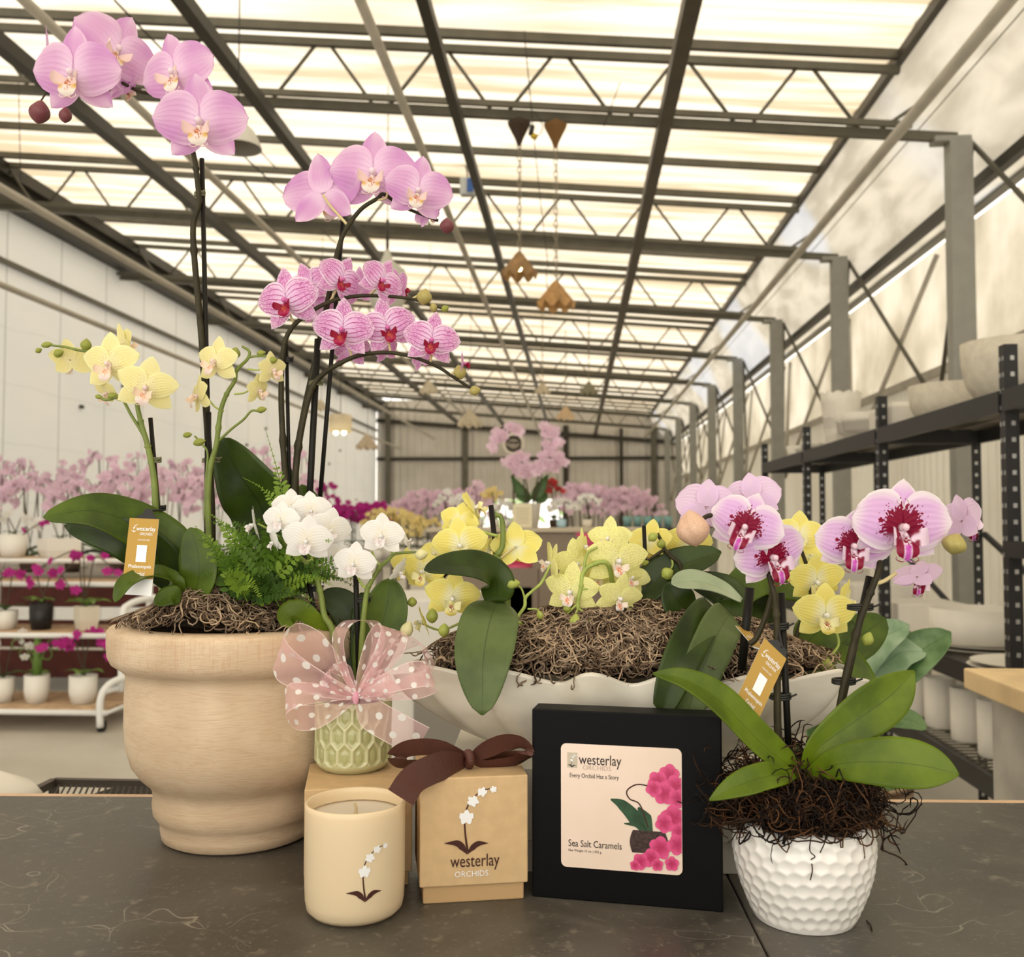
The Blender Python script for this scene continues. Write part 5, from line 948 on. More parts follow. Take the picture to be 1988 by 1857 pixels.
# ------------------------------------------------------------------ care tags
gold = plain('ochre_card', A(180, 140, 58), .5, .35); tagw = plain('white_tag', A(244, 240, 230), .5, .3); hang = plain('black_hanger', (.012, .012, .012, 1), .5)
def care_tag(BL, BR, TL, Y0, Y1, drop, label, words=True):
    bl, br, tl = P(*BL, Y0), P(*BR, Y0), P(*TL, Y1); X = br-bl; Yv = tl-bl; N = X.cross(Yv).normalized()
    M = Matrix(((X.x, Yv.x, N.x, bl.x), (X.y, Yv.y, N.y, bl.y), (X.z, Yv.z, N.z, bl.z), (0, 0, 0, 1)))
    r = thing('care_tag', bl, label, 'tag', 'printed plant tags')
    def q(x0, x1, y0, y1, z, mat, nm, th=0.):
        b = MB(); vs = [M @ Vector(a) for a in ((x0, y0, z), (x1, y0, z), (x1, y1, z), (x0, y1, z))]
        if th: vs += [v_-N*th for v_ in vs]; b.add(vs, [(0, 1, 2, 3), (7, 6, 5, 4), (0, 4, 5, 1), (1, 5, 6, 2), (2, 6, 7, 3), (3, 7, 4, 0)])
        else: b.add(vs, [(0, 1, 2, 3)])
        return b.build(nm, mat, r, False)
    q(0, 1, -drop, 1, 0, tagw, 'card', .0004); q(0, 1, 0, 1, .0002, gold, 'printed_panel')
    if words:
        T = lambda nm, s_, x, y, w_, h_: text(nm, s_, white_p, r, M @ Matrix.Translation((x, y, 0)), w_, h_, .0005, bold=.01)
        T('printed_name', 'westerlay', .27, .765, .66, .10); T('printed_word', 'ORCHIDS', .40, .715, .44, .045); T('printed_note', 'SCAN FOR CARE', .36, .625, .40, .024); T('printed_title', 'Phalaenopsis', .14, .15, .76, .075); T('printed_title', 'Orchid', .32, .04, .38, .07)
        orchid_logo(r, lambda a, c_, z: M @ Vector((a+.14, c_*.5+.76, z*.3+.0004)), .17, white_p, white_p); q(.36, .70, .27, .55, .0005, tagw, 'white_square')
    return r, M
r, M = care_tag((239, 1121), (297, 1124), (252, 1005), .93, .95, .27, 'ochre and white care tag hanging upright at the leftmost pale yellow orchid')
b = MB(); vs = [M @ Vector(a) for a in ((.1, .99, .0), (.98, .99, 0), (.8, 1.08, 0), (.72, 1.17, 0), (.5, 1.17, 0), (.42, 1.08, 0))]; b.add(vs, [tuple(range(6))]); b.tube([M @ Vector((.6, 1.14, 0)), P(316, 990, .99)], .0012, 6); b.build('hanger', hang, r, False)
r, M = care_tag((1430, 1354), (1473, 1395), (1484, 1238), .858, .864, .30, 'ochre and white care tag tilted beside the left spike of the dimpled pot orchid')
b = MB(); b.add([M @ Vector(a) for a in ((.1, .99, 0), (.98, .99, 0), (.9, 1.1, 0), (.45, 1.13, 0))], [(0, 1, 2, 3)]); b.tube([M @ Vector((.7, 1.08, 0)), P(1512, 1225, .872)], .0012, 6); b.build('hanger', hang, r, False)
r, M = care_tag((1462, 1254), (1487, 1262), (1428, 1214), .90, .93, .05, 'second ochre care tag seen edge on, behind the tilted one', False)
text('printed_name', 'westerlay', white_p, r, M @ Matrix.Translation((.2, .4, 0)), .6, .2, .0005)
# ================================================================== what stands further back
fm = {k: plain('far_petal_'+k, c, .5, .3, 0, .12, 12, trans=.35) for k, c in dict(pink=A(252, 214, 220), magenta=A(196, 50, 140), white=A(252, 246, 228), yellow=A(248, 222, 150), red=A(200, 70, 70)).items()}
fc = {k: plain('far_throat_'+k, c, .5) for k, c in dict(pink=A(224, 150, 172), magenta=A(130, 20, 80), white=A(230, 210, 140), yellow=A(220, 160, 80), red=A(120, 30, 40)).items()}
far_leaf = plain('far_leaf', A(64, 92, 42), .4, .4, 0, .3, 14, trans=.1); far_leaf2 = plain('far_light_leaf', A(120, 150, 70), .4, .4, 0, .3, 14, trans=.2)
far_stem = plain('far_stem', A(74, 62, 42), .6); terracotta = plain('red_brown_board', A(92, 42, 34), .5, .3, 0, .2, 10)
pots_m = {'white': plain('white_pot', A(240, 232, 214), .4, .4), 'black': plain('black_pot', A(30, 28, 28), .4), 'cream': plain('cream_pot', A(228, 216, 190), .6), 'blue': plain('pale_blue_wrap', A(176, 204, 208), .5), 'pink': plain('pink_wrap', A(224, 90, 120), .5), 'brown': plain('nursery_pot', A(70, 50, 38), .6)}
def blossom(b, c, s, rg):
    f = Vector((rg.uniform(-.8, .8), -1, rg.uniform(-.5, .4))).normalized(); x = f.cross(Vector((0, 0, 1))).normalized(); z = x.cross(f).normalized(); ro = rg.uniform(-.3, .3)
    for k in range(5):
        a = math.pi/2+k*2*math.pi/5+ro; L = s*.5*(1.05 if k in (1, 4) else .95); W = s*(.26 if k in (1, 4) else .17); d = x*math.cos(a)+z*math.sin(a); e = x*-math.sin(a)+z*math.cos(a)
        b.add([c, c+d*L*.45+e*W+f*-.0, c+d*L*.9+e*W*.6+f*s*.06, c+d*L, c+d*L*.9-e*W*.6+f*s*.06, c+d*L*.45-e*W], [(0, 1, 2, 3, 4, 5)])
    b.add([c+f*s*.06+x*s*.06, c+f*s*.1-z*s*.14, c+f*s*.06-x*s*.06, c+f*s*.06+z*s*.05], [(0, 1, 2, 3)], mi=1)
def arc_pts(base, top, end, k=9): return spl([base, base.lerp(top, .5)+Vector((0, 0, .01)), top, top.lerp(end, .55)+Vector((0, 0, .25*(top-end).length*.3)), end], 5)
def far_orchid(loc, h, col, label, group, spikes=3, nf=9, fs=.065, pot='white', pr=.06, ph=.1, spread=.16, leaves=4, lean=None, seed=0, cat='orchid', square=False, lm=None):
    rg = random.Random(seed); loc = Vector(loc); r = thing('potted_orchid', loc, label, cat, group)
    b = MB(); b.lathe([(0, .001), (pr*.8, 0), (pr*.98, ph*.4), (pr, ph), (pr*.9, ph), (pr*.88, ph*.9), (0, ph*.88)], loc, 4 if square else 20); b.build('pot', pots_m[pot], r, not square)
    for k in range(leaves):
        a = 2*math.pi*k/leaves+rg.uniform(-.4, .4); L = h*rg.uniform(.22, .36); d = Vector((math.cos(a), math.sin(a)*.8, 0)); s = Vector((-d.y, d.x, 0)).normalized(); b = MB(); rows = []
        for i in range(6): v = i/5; p = loc+Vector((0, 0, ph))+d*L*v+Vector((0, 0, L*(.7*v-.55*v*v))); w_ = L*.2*math.sin(math.pi*min(.98, .12+v*.86)); rows.append([p-s*w_+Vector((0, 0, w_*.3)), p, p+s*w_+Vector((0, 0, w_*.3))])
        b.grid(rows); b.build('leaf', lm or far_leaf, r)
    for k in range(spikes):
        a = rg.uniform(-1, 1); sx_ = (lean if lean is not None else (1 if k % 2 else -1))*spread*rg.uniform(.5, 1.2); base = loc+Vector((rg.uniform(-.02, .02), rg.uniform(-.02, .02), ph)); top = loc+Vector((sx_*.4, rg.uniform(-.04, .04), h*rg.uniform(.88, 1.0))); end = loc+Vector((sx_*1.6, rg.uniform(-.1, .02), h*rg.uniform(.55, .78)))
        p = arc_pts(base, top, end); b = MB(); b.tube(p, .004, 5); st = b.build('flower_spike', far_stem, r)
        b = MB()
        for i in range(nf):
            f = .48+.5*i/max(1, nf-1); q = p[min(len(p)-1, int(f*(len(p)-1)))]; blossom(b, q+Vector((rg.uniform(-.6, .6)*fs, -rg.uniform(0, .5)*fs, rg.uniform(-.5, .5)*fs)), fs*rg.uniform(.85, 1.15), rg)
        b.build('flower_spray', [fm[col], fc[col]], st, False)
    return r
def bench(name, x0, x1, y0, y1, z, label, mat, th=.05, legs=True, leg_mat=None):
    r = thing(name, ((x0+x1)/2, (y0+y1)/2, 0), label, 'bench'); b = MB(); b.box(((x0+x1)/2, (y0+y1)/2, z-th/2), (x1-x0, y1-y0, th)); b.build('bench_top', mat, r, False, .005)
    for x in (x0+.06, x1-.06):
        for y in (y0+.06, y1-.06): b = MB(); b.box((x, y, (z-th)/2), (.05, .05, z-th)); b.build('leg', leg_mat or mat, r, False)
    return r
# ---- left: bench of pale pink orchids behind the white rack
board = plain('grey_bench', A(150, 140, 124), .6)
bench('display_bench', -5.6, -2.3, 7.15, 8.9, .86, 'long grey bench crowded with pale pink orchids behind the white rack', board)
b = MB(); b.box((-3.9, 7.1, .70), (3.4, .03, .16)); tag(b.build('red_board', terracotta, smooth=False), 'dark red brown board along the front of the pink orchid bench', 'board')
b = MB(); b.box((-3.9, 7.09, .10+.1), (3.4, .03, .2)); b.box((-3.9, 7.11, .42), (3.4, .02, .2)); tag(b.build('red_board', terracotta, smooth=False), 'lower dark red brown board behind the rack, near the floor', 'board')
xs = [-5.35+.36*i for i in range(9)]
for j, y in enumerate((7.4, 8.0, 8.6)):
    for i, x in enumerate(xs):
        tall = 1.05 if (j == 2 or i in (1,)) else .84
        rowname = ('front', 'middle', 'back')[j]
        far_orchid((x+.12*(j % 2), y, .86), tall*(.86+.05*((i*3+j) % 4)), 'pink', 'pale pink orchid on the grey bench, %s from left, %s row' % (ORD[i], rowname), 'pale pink orchids on the left bench', 3, 9, .075, 'white' if j else 'brown', spread=.16, seed=i*10+j, leaves=4 if j == 0 else 2)
# ---- white rolling rack
wr = plain('white_rack_paint', A(238, 234, 222), .35, .5); slat = plain('wood_slats', A(206, 172, 132), .6, .3, 0, .2, 14); blkr = plain('black_rubber', (.01, .01, .01, 1), .5)
rx0 = P(-190, 1300, 6.0).x; rx1 = P(212, 1385, 5.75).x; RK = thing('plant_rack', ((rx0+rx1)/2, 6.1, 0), 'white tubular rolling rack with slatted shelves full of potted orchids at far left', 'rack')
lev = [(5.72, .125, .62), (5.90, .56, .50), (6.15, .86, .4), (6.4, 1.0, .4)]
for y0, z, dp in lev:
    b = MB()
    for k in range(7): b.box(((rx0+rx1)/2, y0+.04+dp/7*k, z), (rx1-rx0-.04, dp/7*.72, .014))
    b.build('shelf', slat, RK, False); b = MB(); b.tube([(rx0, y0, z-.01), (rx1, y0, z-.01)], .017, 10); b.tube([(rx0, y0+dp, z-.01), (rx1, y0+dp, z-.01)], .014, 10); b.tube([(rx1, y0, z-.01), (rx1, y0+dp, z-.01)], .012, 8); b.build('shelf_rail', wr, RK)
for x in (rx0, rx1):
    for n_, pts in (('post', [(x-.04, 5.72, .03), (x-.04, 5.72, .2), (x-.01, 5.78, .28), (x+.06, 5.9, .31)]), ('post', [(x+.02, 5.86, .22), (x+.02, 5.86, .66), (x+.03, 5.92, .74), (x+.09, 6.05, .77), (x+.12, 6.1, .77)]), ('post', [(x+.07, 6.13, .2), (x+.07, 6.13, .98), (x+.075, 6.2, 1.03), (x+.08, 6.4, 1.04)]), ('post', [(x+.13, 6.8, .1), (x+.13, 6.8, 1.0)])):
        b = MB(); b.tube(spl(pts, 5), .021, 10); b.build(n_, wr, RK)
    b = MB(); b.tube([(x-.02, 5.74, .24), (x+.13, 6.8, .24)], .018, 8); b.build('foot_rail', wr, RK)
    for y in (5.74, 6.7): b = MB(); b.tube([(x-.055+(.17 if y > 6 else 0), y, .035), (x-.025+(.17 if y > 6 else 0), y, .035)], .035, 18); b.build('caster', blkr, RK)
def onrack(px, lv, h, col, label, **k):
    y0, z, dp = lev[lv]; y = y0+dp*.35; return far_orchid((P(px, 1300, y).x, y, z+.008), h, col, label, 'potted plants on the white rack', **k)
onrack(162, 0, .46, 'magenta', 'purple orchid in a round white pot, right end of the lowest rack shelf', spikes=3, nf=6, fs=.07, pr=.085, ph=.17, spread=.14, seed=1, lm=far_leaf2)
onrack(6, 0, .42, 'white', 'white orchid in a white pot at the left frame edge, lowest rack shelf', spikes=2, nf=5, fs=.06, pr=.07, ph=.15, seed=2)
r = onrack(72, 0, .3, 'white', 'curly leaved green plant in a white face shaped pot on the lowest rack shelf', spikes=0, pr=.075, ph=.17, leaves=6, seed=3, cat='potted plant', lm=far_leaf2)
for s in (-1, 1):
    for q in range(2):
        b = MB(); c = Vector(r.location)+Vector((s*(.07+.05*q), -.02, .30+.06*q)); b.tube(spl([Vector(r.location)+Vector((0, 0, .17)), c+Vector((-s*.05, 0, .0))]+[c+Vector((.035*math.cos(a)*s, 0, .035*math.sin(a))) for a in (2.4, 1.2, 0, -1.2, -2.4)], 4), .004, 6); b.build('curled_tendril', far_leaf2, r)
b = MB(); b.tube([Vector(r.location)+Vector((0, 0, .17)), Vector(r.location)+Vector((0, 0, .42))], [.03, .02], 8); b.build('stalk', far_leaf2, r)
onrack(78, 1, .42, 'magenta', 'magenta orchid with bright leaves in a black pot on the second rack shelf', spikes=2, nf=4, fs=.065, pot='black', pr=.072, ph=.17, seed=4, leaves=7, lm=far_leaf2)
onrack(166, 1, .50, 'magenta', 'magenta orchid with broad leaves in a square cream pot on the second rack shelf', spikes=3, nf=4, fs=.065, pot='cream', pr=.085, ph=.15, seed=5, square=True, leaves=5, lm=far_leaf2)
onrack(8, 1, .42, 'magenta', 'magenta orchid in a round white pot, left end of the second rack shelf', spikes=2, nf=4, fs=.065, pr=.075, ph=.12, seed=6)
onrack(20, 3, .30, 'white', 'white orchid in a speckled white goblet pot on the top rack shelf', spikes=3, nf=6, fs=.07, pr=.09, ph=.16, seed=7)
onrack(110, 3, .26, 'magenta', 'small magenta orchid in a wide white trough on the top rack shelf', spikes=2, nf=3, fs=.05, pr=.16, ph=.13, seed=8, square=True)
onrack(212, 3, .2, 'white', 'small green plant in a low black pot on the top rack shelf', spikes=0, pot='black', pr=.07, ph=.07, seed=9, leaves=6, cat='potted plant', lm=far_leaf2)
# ---- middle distance benches and orchids
def at(px, Y): return P(px, 1010, Y).x
bench('display_bench', at(560, 10), at(760, 10), 9.6, 10.6, .92, 'grey bench with magenta orchids left of centre', board)
for i in range(7): far_orchid((at(634+17*i, 9.8), 9.8+.25*(i % 3), .92), .50, 'magenta', 'vivid magenta orchid low on the middle bench, %s from the left' % ORD[i], 'magenta orchids on the middle bench', 3, 8, .075, spread=.1, seed=40+i, leaves=2)
for i in range(3): far_orchid((at(600+16*i, 10.4), 10.4, .92), .76, 'magenta', 'taller magenta orchid at the left of the middle bench, %s from the left' % ORD[i], 'tall magenta orchids on the middle bench', 3, 8, .07, spread=.1, seed=50+i, leaves=2)
bench('display_bench', at(735, 9), at(860, 9), 8.7, 9.5, .90, 'low grey bench with yellow and white orchids before the pink mass', board)
for i in range(8): far_orchid((at(738+13*i, 9), 8.85+.2*(i % 3), .90), .46 if i < 5 else .38, 'yellow', 'pale apricot yellow orchid on the low bench, %s from the left' % ORD[i], 'yellow orchids on the low bench', 2, 7, .065, spread=.09, seed=60+i, leaves=2)
bench('display_bench', at(764, 12), at(965, 12), 11.6, 12.8, .92, 'bench with a mass of pale pink orchids left of the doorway', board)
for j in range(2):
    for i in range(9): far_orchid((at(780+20*i, 12), 11.8+.6*j, .92), (.68 if 1 < i < 8 else .56)+.05*j, 'pink', 'pale pink orchid left of the doorway, %s from left, %s row' % (ORD[i], ('near', 'far')[j]), 'pale pink orchids left of the doorway', 3, 8, .085, spread=.13, seed=80+i+20*j, leaves=1)
bench('display_bench', at(1105, 12), at(1290, 12), 11.6, 12.8, .92, 'bench with a mass of pale pink orchids right of the doorway', board)
for j in range(2):
    for i in range(9): far_orchid((at(1112+18*i, 12), 11.8+.6*j, .92), (.76-.012*i)+.04*j, 'pink', 'pale pink orchid right of the doorway, %s from left, %s row' % (ORD[i], ('near', 'far')[j]), 'pale pink orchids right of the doorway', 3, 8, .085, spread=.13, seed=130+i+20*j, leaves=1)
# centre counter with the giant pink orchid
ctm = plain('taupe_counter', A(140, 122, 102), .5); r = thing('display_counter', (at(1010, 7), 7.1, 0), 'taupe display counter in the middle carrying the giant pink orchid', 'counter')
x0, x1 = at(840, 6.9), at(1260, 6.9)
b = MB(); b.box(((x0+x1)/2, 7.25, .59), (x1-x0, .9, 1.18)); b.build('counter_body', ctm, r, False, .01); b = MB(); b.box(((x0+x1)/2, 7.25, 1.195), (x1-x0+.06, .96, .03)); b.build('counter_top', plain('pale_counter_top', A(196, 180, 150), .5), r, False, .004)
CZ = 1.21
gp = P(1028, 1000, 7.0); gp.z = CZ; r = thing('potted_orchid', gp, 'giant pale pink orchid with upright leaves in a white pot bearing a paper notice', 'orchid')
b = MB(); b.lathe([(0, 0), (.062, 0), (.085, .17), (.09, .175), (.078, .175), (.07, .15), (0, .15)], gp, 28); b.build('pot', pots_m['white'], r)
b = MB(); b.box(gp+Vector((-.045, -.10, .085)), (.135, .004, .165)); b.build('paper_notice', plain('notice_paper', A(236, 222, 184), .7), r, False)
b = MB()
for k in range(6): b.box(gp+Vector((-.045, -.103, .135-.02*k)), (.10-.01*(k % 2), .001, .004))
b.build('notice_lines', plain('notice_ink', A(170, 150, 120), .7), r, False)
for pts, wv in ((((1030, 972), (1012, 955), (992, 922)), 24), (((1036, 972), (1048, 950), (1064, 920)), 24), (((1028, 974), (1016, 968), (1000, 962)), 14), (((1040, 974), (1056, 968), (1062, 955)), 14)):
    p = spl([P(a, c_, 7.0) for a, c_ in pts], 6); b = MB(); rows = []
    for i, q in enumerate(p): v = i/(len(p)-1); w_ = wv/1900*7/2*math.sin(math.pi*min(.97, .15+v*.83)); T = (p[min(i+1, len(p)-1)]-p[max(0, i-1)]).normalized(); S = T.cross(Vector((0, -1, 0))); rows.append([q-S*w_, q+Vector((0, .02, 0)), q+S*w_])
    b.grid(rows); b.build('leaf', far_leaf, r)
rg = random.Random(4)
for pts, fl in (([(1022, 975), (1016, 930), (1012, 880), (1004, 845), (985, 826), (965, 838), (956, 866)], [(958, 868), (960, 852), (968, 838), (978, 846), (990, 828), (1002, 832), (1010, 836)]),
                ([(1036, 975), (1050, 930), (1052, 880), (1058, 840), (1072, 836), (1085, 852)], [(1058, 828), (1072, 834), (1064, 846), (1080, 846), (1086, 858), (1062, 862), (1078, 866)]),
                ([(1028, 975), (1020, 930), (1010, 908), (992, 896)], [(985, 900), (995, 890), (1006, 886), (1018, 890), (1000, 906), (1014, 908), (1028, 906), (1010, 920), (1026, 918)]),
                ([(1034, 975), (1044, 930), (1060, 892), (1080, 890)], [(1056, 882), (1068, 878), (1080, 884), (1092, 896), (1076, 898), (1062, 896), (1044, 902), (1040, 914), (1052, 910), (1066, 908), (1082, 906)])):
    b = MB(); b.tube(spl([P(a, c_, 7.0) for a, c_ in pts], 5), .005, 6); st = b.build('flower_spike', far_stem, r)
    b = MB()
    for a, c_ in fl:
        for q in range(2): blossom(b, P(a+rg.uniform(-5, 5), c_+rg.uniform(-4, 4), 6.95+.05*q), .088, rg)
    b.build('flower_spray', [fm['pink'], fc['pink']], st, False)
# round sign behind it
sgc = P(997, 862, 7.3); r = thing('round_sign', sgc, 'small round sign with dark emblem beside the giant pink orchid', 'sign')
b = MB(); b.tube([sgc+Vector((.072*math.cos(a), 0, .072*math.sin(a))) for a in [2*math.pi*k/32 for k in range(33)]], .012, 8, False); b.build('ring', plain('pale_ring', A(226, 214, 188), .5), r)
b = MB(); b.tube([sgc+Vector((0, .004, 0)), sgc+Vector((0, .01, 0))], .066, 30); b.build('disc', plain('sign_disc', A(170, 158, 136), .5), r)
b = MB(); dk = plain('sign_ink', A(46, 42, 38), .5); b.tube([sgc+Vector((.05*math.cos(a), .0, .022+.035*math.sin(a))) for a in [math.pi*k/12 for k in range(13)]], .011, 6); b.tube([sgc+Vector((.045*math.cos(a), .0, -.015-.03*math.sin(a))) for a in [math.pi*k/12 for k in range(13)]], .008, 6); b.box(sgc+Vector((0, 0, .012)), (.07, .004, .012)); b.build('emblem', dk, r)
b = MB(); b.tube([sgc+Vector((0, .01, -.07)), (sgc.x, sgc.y+.01, CZ)], .008, 8); b.lathe([(0, .01), (.06, .008), (.06, 0)], (sgc.x, sgc.y+.01, CZ), 20); b.build('stand', far_stem, r)
# small orchids on the counter
for i, (px, Y, col, pot, h, lab) in enumerate(((1090, 6.92, 'white', 'blue', .20, 'small white orchid in pale blue wrap on the counter front'), (985, 7.4, 'white', 'white', .2, 'small white orchid behind the paper notice on the counter'), (900, 7.2, 'white', 'white', .24, 'white orchid toward the left end of the counter'), (865, 7.3, 'white', 'white', .26, 'white orchid at the far left end of the counter'), (1140, 7.0, 'white', 'cream', .22, 'creamy white orchid right of the blue wrapped one'), (930, 7.5, 'pink', 'white', .34, 'small pink orchid on the counter left of the giant one'), (1075, 7.5, 'red', 'brown', .36, 'red flowering plant behind the giant pink orchid'), (960, 7.5, 'yellow', 'white', .3, 'pale yellow orchid left of the paper notice'))):
    far_orchid((at(px, Y), Y, CZ), h, col, lab, 'small plants on the display counter', 3, 7, .045, pot, .035, .06, .05, 3, seed=200+i, lm=far_leaf)
# low stands before the counter with pink wraps
for i, (px, py, lab) in enumerate(((1012, 1100, 'pink wrapped pot on a low stand under the notice'), (1150, 1075, 'pink wrapped pot on a low stand behind the freckled orchid'), (1002, 1135, 'pink wrapped pot peeking over the moss behind the yellow orchid'))):
    p = P(px, py, 5.6); b = MB(); b.lathe([(0, 0), (.06, 0), (.08, .09), (.1, .12), (.07, .1), (0, .09)], p, 18, lambda q, z, a, s: (q*(1+.08*math.sin(a*8)*s), z)); o = b.build('wrapped_pot', pots_m['pink']); tag(o, lab, 'pot')
    b = MB(); b.box((p.x, p.y, p.z/2), (.2, .2, p.z-.004)); o = b.build('display_stand', plain('stand_taupe', A(128, 110, 92), .5), smooth=False, bev=.004); tag(o, 'taupe stand under the '+lab.split(' on ')[0].replace('pink wrapped pot peeking', 'pot peeking')+[' left', ' right', ' nearest the moss'][i], 'stand')
b = MB(); p = P(1255, 1010, 9); b.box((p.x, 9, .6), (.5, .5, 1.2)); o = b.build('dark_cabinet', plain('dark_cabinet_paint', A(60, 50, 44), .5), smooth=False, bev=.01); tag(o, 'dark cabinet right of centre with teal cups on it', 'cabinet')
for i in range(5): b = MB(); b.lathe([(0, 0), (.03, 0), (.042, .1), (.036, .1), (.03, .01)], (p.x-.18+.09*i, 8.85, 1.2), 14); tag(b.build('teal_cup', plain('teal_glaze', A(130, 170, 160), .4) if i == 0 else bpy.data.materials['teal_glaze']), 'teal cup on the dark cabinet', 'cup', 'teal cups on the dark cabinet')
# ---- right: black shelving and white pottery
bs = plain('black_steel', (.016, .016, .018, 1), .45, .4); bolt = plain('zinc_bolt', A(190, 186, 176), .3, .5, .7); wire = plain('shelf_wire', A(110, 102, 88), .5, .4, .3)
YS = [2.16, 3.2, 4.5, 5.94, 7.24]; XF, XB = 1.36, 1.80
for u_ in range(4):
    ya_, yb = YS[u_], YS[u_+1]; r = thing('shelving_unit', (XF, ya_, 0), 'black steel shelving unit on the right, %s one counting away from the viewer' % ORD[u_], 'shelving', 'black shelving along the right')
    for y in ([ya_, yb] if u_ == 0 else [yb]):
        for x in (XF, XB):
            b = MB(); b.box((x-.0, y, .91), (.006, .042, 1.82)); b.box((x+(.018 if x == XF else -.018), y-.02, .91), (.04, .006, 1.82)); b.build('post', bs, r, False)
            b = MB()
            for k in range(34):
                z = .06+.052*k
                for dy in (-.010, .012): b.box((x-.0035, y+dy, z), (.002, .008, .014))
                b.box((x+(.02 if x == XF else -.02), y-.0235, z), (.012, .002, .014))
            b.build('post_slots', bolt, r, False)
    for nm, z, hh in (('shelf', 1.64, .07), ('shelf', .73, .07), ('shelf', .39, .07)) + ((('shelf', 1.17, .05),) if u_ == 0 else ()):
        b = MB()
        for x in (XF, XB): b.box((x, (ya_+yb)/2, z), (.02, yb-ya_-.03, hh))
        for y in (ya_+.03, yb-.03): b.box(((XF+XB)/2, y, z), (XB-XF, .02, hh))
        s_ = b.build(nm, bs, r, False); b = MB()
        for k in range(26): y = ya_+.04+(yb-ya_-.08)*k/25; b.box(((XF+XB)/2, y, z+hh/2-.006), (XB-XF-.02, .006, .006))
        for k in range(5): x = XF+.04+(XB-XF-.08)*k/4; b.box((x, (ya_+yb)/2, z+hh/2-.012), (.012, yb-ya_-.06, .008))
        b.build('wire_deck', wire, s_, False)
    b = MB(); b.tube([(XB, ya_+.05, .75), (XB, yb-.05, 1.2)], .014, 8); b.build('brace', bs, r)
cer = plain('matt_white_ceramic', A(226, 216, 196), .6, .3, 0, .04, 10); cer2 = plain('sand_white_ceramic', A(206, 194, 170), .7, .2, 0, .08, 30)
def crock(prof, x, y, z, label, mat=cer, name='ceramic_bowl', cat='bowl', fn=None, n=40, group='white pottery on the black shelving'):
    b = MB(); top = prof[-1]; b.lathe([(0, prof[0][1])]+prof+[(top[0]-.008, top[1]), (top[0]*.86, top[1]-.6*(top[1]-prof[0][1])), (0, prof[0][1]+.02)], (x, y, z), n, fn); tag(b.build(name, mat, smooth=n > 8), label, cat, group)
T1 = 1.678; rib = lambda k, d: (lambda r_, z, a, s: (r_*(1+d*math.sin(a*k)), z))
def xy(px, Y): return P(px, 1000, Y).x
crock([(.06, 0), (.04, .05), (.12, .12), (.13, .17)], 1.56, 5.5, T1, 'white pedestal bowl on the top shelf beside the scalloped planter')
crock([(.05, 0), (.04, .05), (.12, .09), (.13, .12)], 1.50, 5.15, T1, 'low white footed dish in front on the top shelf', name='footed_dish', cat='dish')
crock([(.09, 0), (.095, .10), (.115, .30), (.12, .36)], 1.62, 5.95+.13, T1, 'tall scalloped white planter on the top shelf', name='scalloped_planter', cat='planter', fn=lambda r_, z, a, s: (r_*(1+.02*math.sin(a*24)), z+(.008*math.sin(a*12) if z > .2 else 0)))
crock([(.15, 0), (.18, .06), (.19, .15)], 1.60, 4.22, T1, 'wide round white ceramic planter on the top shelf', mat=cer2, name='round_planter', cat='planter')
b = MB(); b.box((1.56, 4.68, T1+.06), (.28, .34, .12)); o = b.build('trough_planter', cer, smooth=False, bev=.02); tag(o, 'long white trough planter on the top shelf', 'planter', 'white pottery on the black shelving')
crock([(.13, 0), (.175, .07), (.19, .15), (.192, .22)], 1.585, 3.6, T1, 'largest sand white bowl on the top shelf at the right edge', mat=cer2)
crock([(.10, 0), (.15, .05)], 1.55, 6.2, T1, 'small white shallow bowl toward the far end of the top shelf'); crock([(.12, 0), (.14, .05), (.15, .06)], 1.6, 6.6, T1, 'flat white dish near the far end of the top shelf'); crock([(.07, 0), (.09, .1)], 1.55, 6.9, T1, 'small white cup planter at the far end of the top shelf')
b = MB(); b.box((1.6, 5.75, T1+.04), (.26, .2, .08)); o = b.build('white_carton', cer, smooth=False, bev=.004); tag(o, 'flat white carton on the top shelf', 'box', 'white pottery on the black shelving')
T2 = .768
crock([(.15, 0), (.165, .05), (.165, .13)], 1.52, 3.86, T2+.03, 'ribbed white bowl standing on a stack of plates', fn=rib(40, .012)); 
for i, (x, y, R__, k) in enumerate(((1.55, 3.86, .21, 0), (1.55, 3.86, .2, 1), (1.5, 3.35, .2, 0), (1.5, 3.35, .19, 1), (1.5, 2.75, .17, 0), (1.62, 4.35, .18, 0), (1.55, 4.9, .17, 0))):
    crock([(R__*.6, 0), (R__*.95, .012), (R__, .015)], x, y, T2+.015*k, ['bottom plate under the ribbed bowl', 'top plate under the ribbed bowl', 'bottom wide white plate beside the near post', 'top wide white plate beside the near post', 'white plate nearest the viewer on the low shelf', 'white plate left of the ribbed bowl', 'white plate far left on the low shelf'][i], name='plate', cat='plate', group='white plates on the low shelf')
for i, (x, y, w_, h_) in enumerate(((1.6, 5.3, .34, .16), (1.58, 4.62, .3, .12), (1.6, 6.3, .4, .2))):
    b = MB(); b.box((x, y, T2+.004+h_/2), (w_, .3, h_)); o = b.build('white_carton', cer, smooth=False, bev=.006); tag(o, ['white carton in the middle of the low shelf', 'low white carton left of the plates', 'large white carton at the far end of the low shelf'][i], 'box', 'white cartons on the low shelf')
crock([(.1, 0), (.13, .04), (.135, .17)], 1.58, 2.95, 1.198, 'white tub on the middle shelf beside the near post', name='tub', cat='tub'); crock([(.13, 0), (.15, .03), (.155, .1)], 1.62, 3.9, 1.4-.23, 'x', name='tub', cat='tub') if False else None
T3 = .428
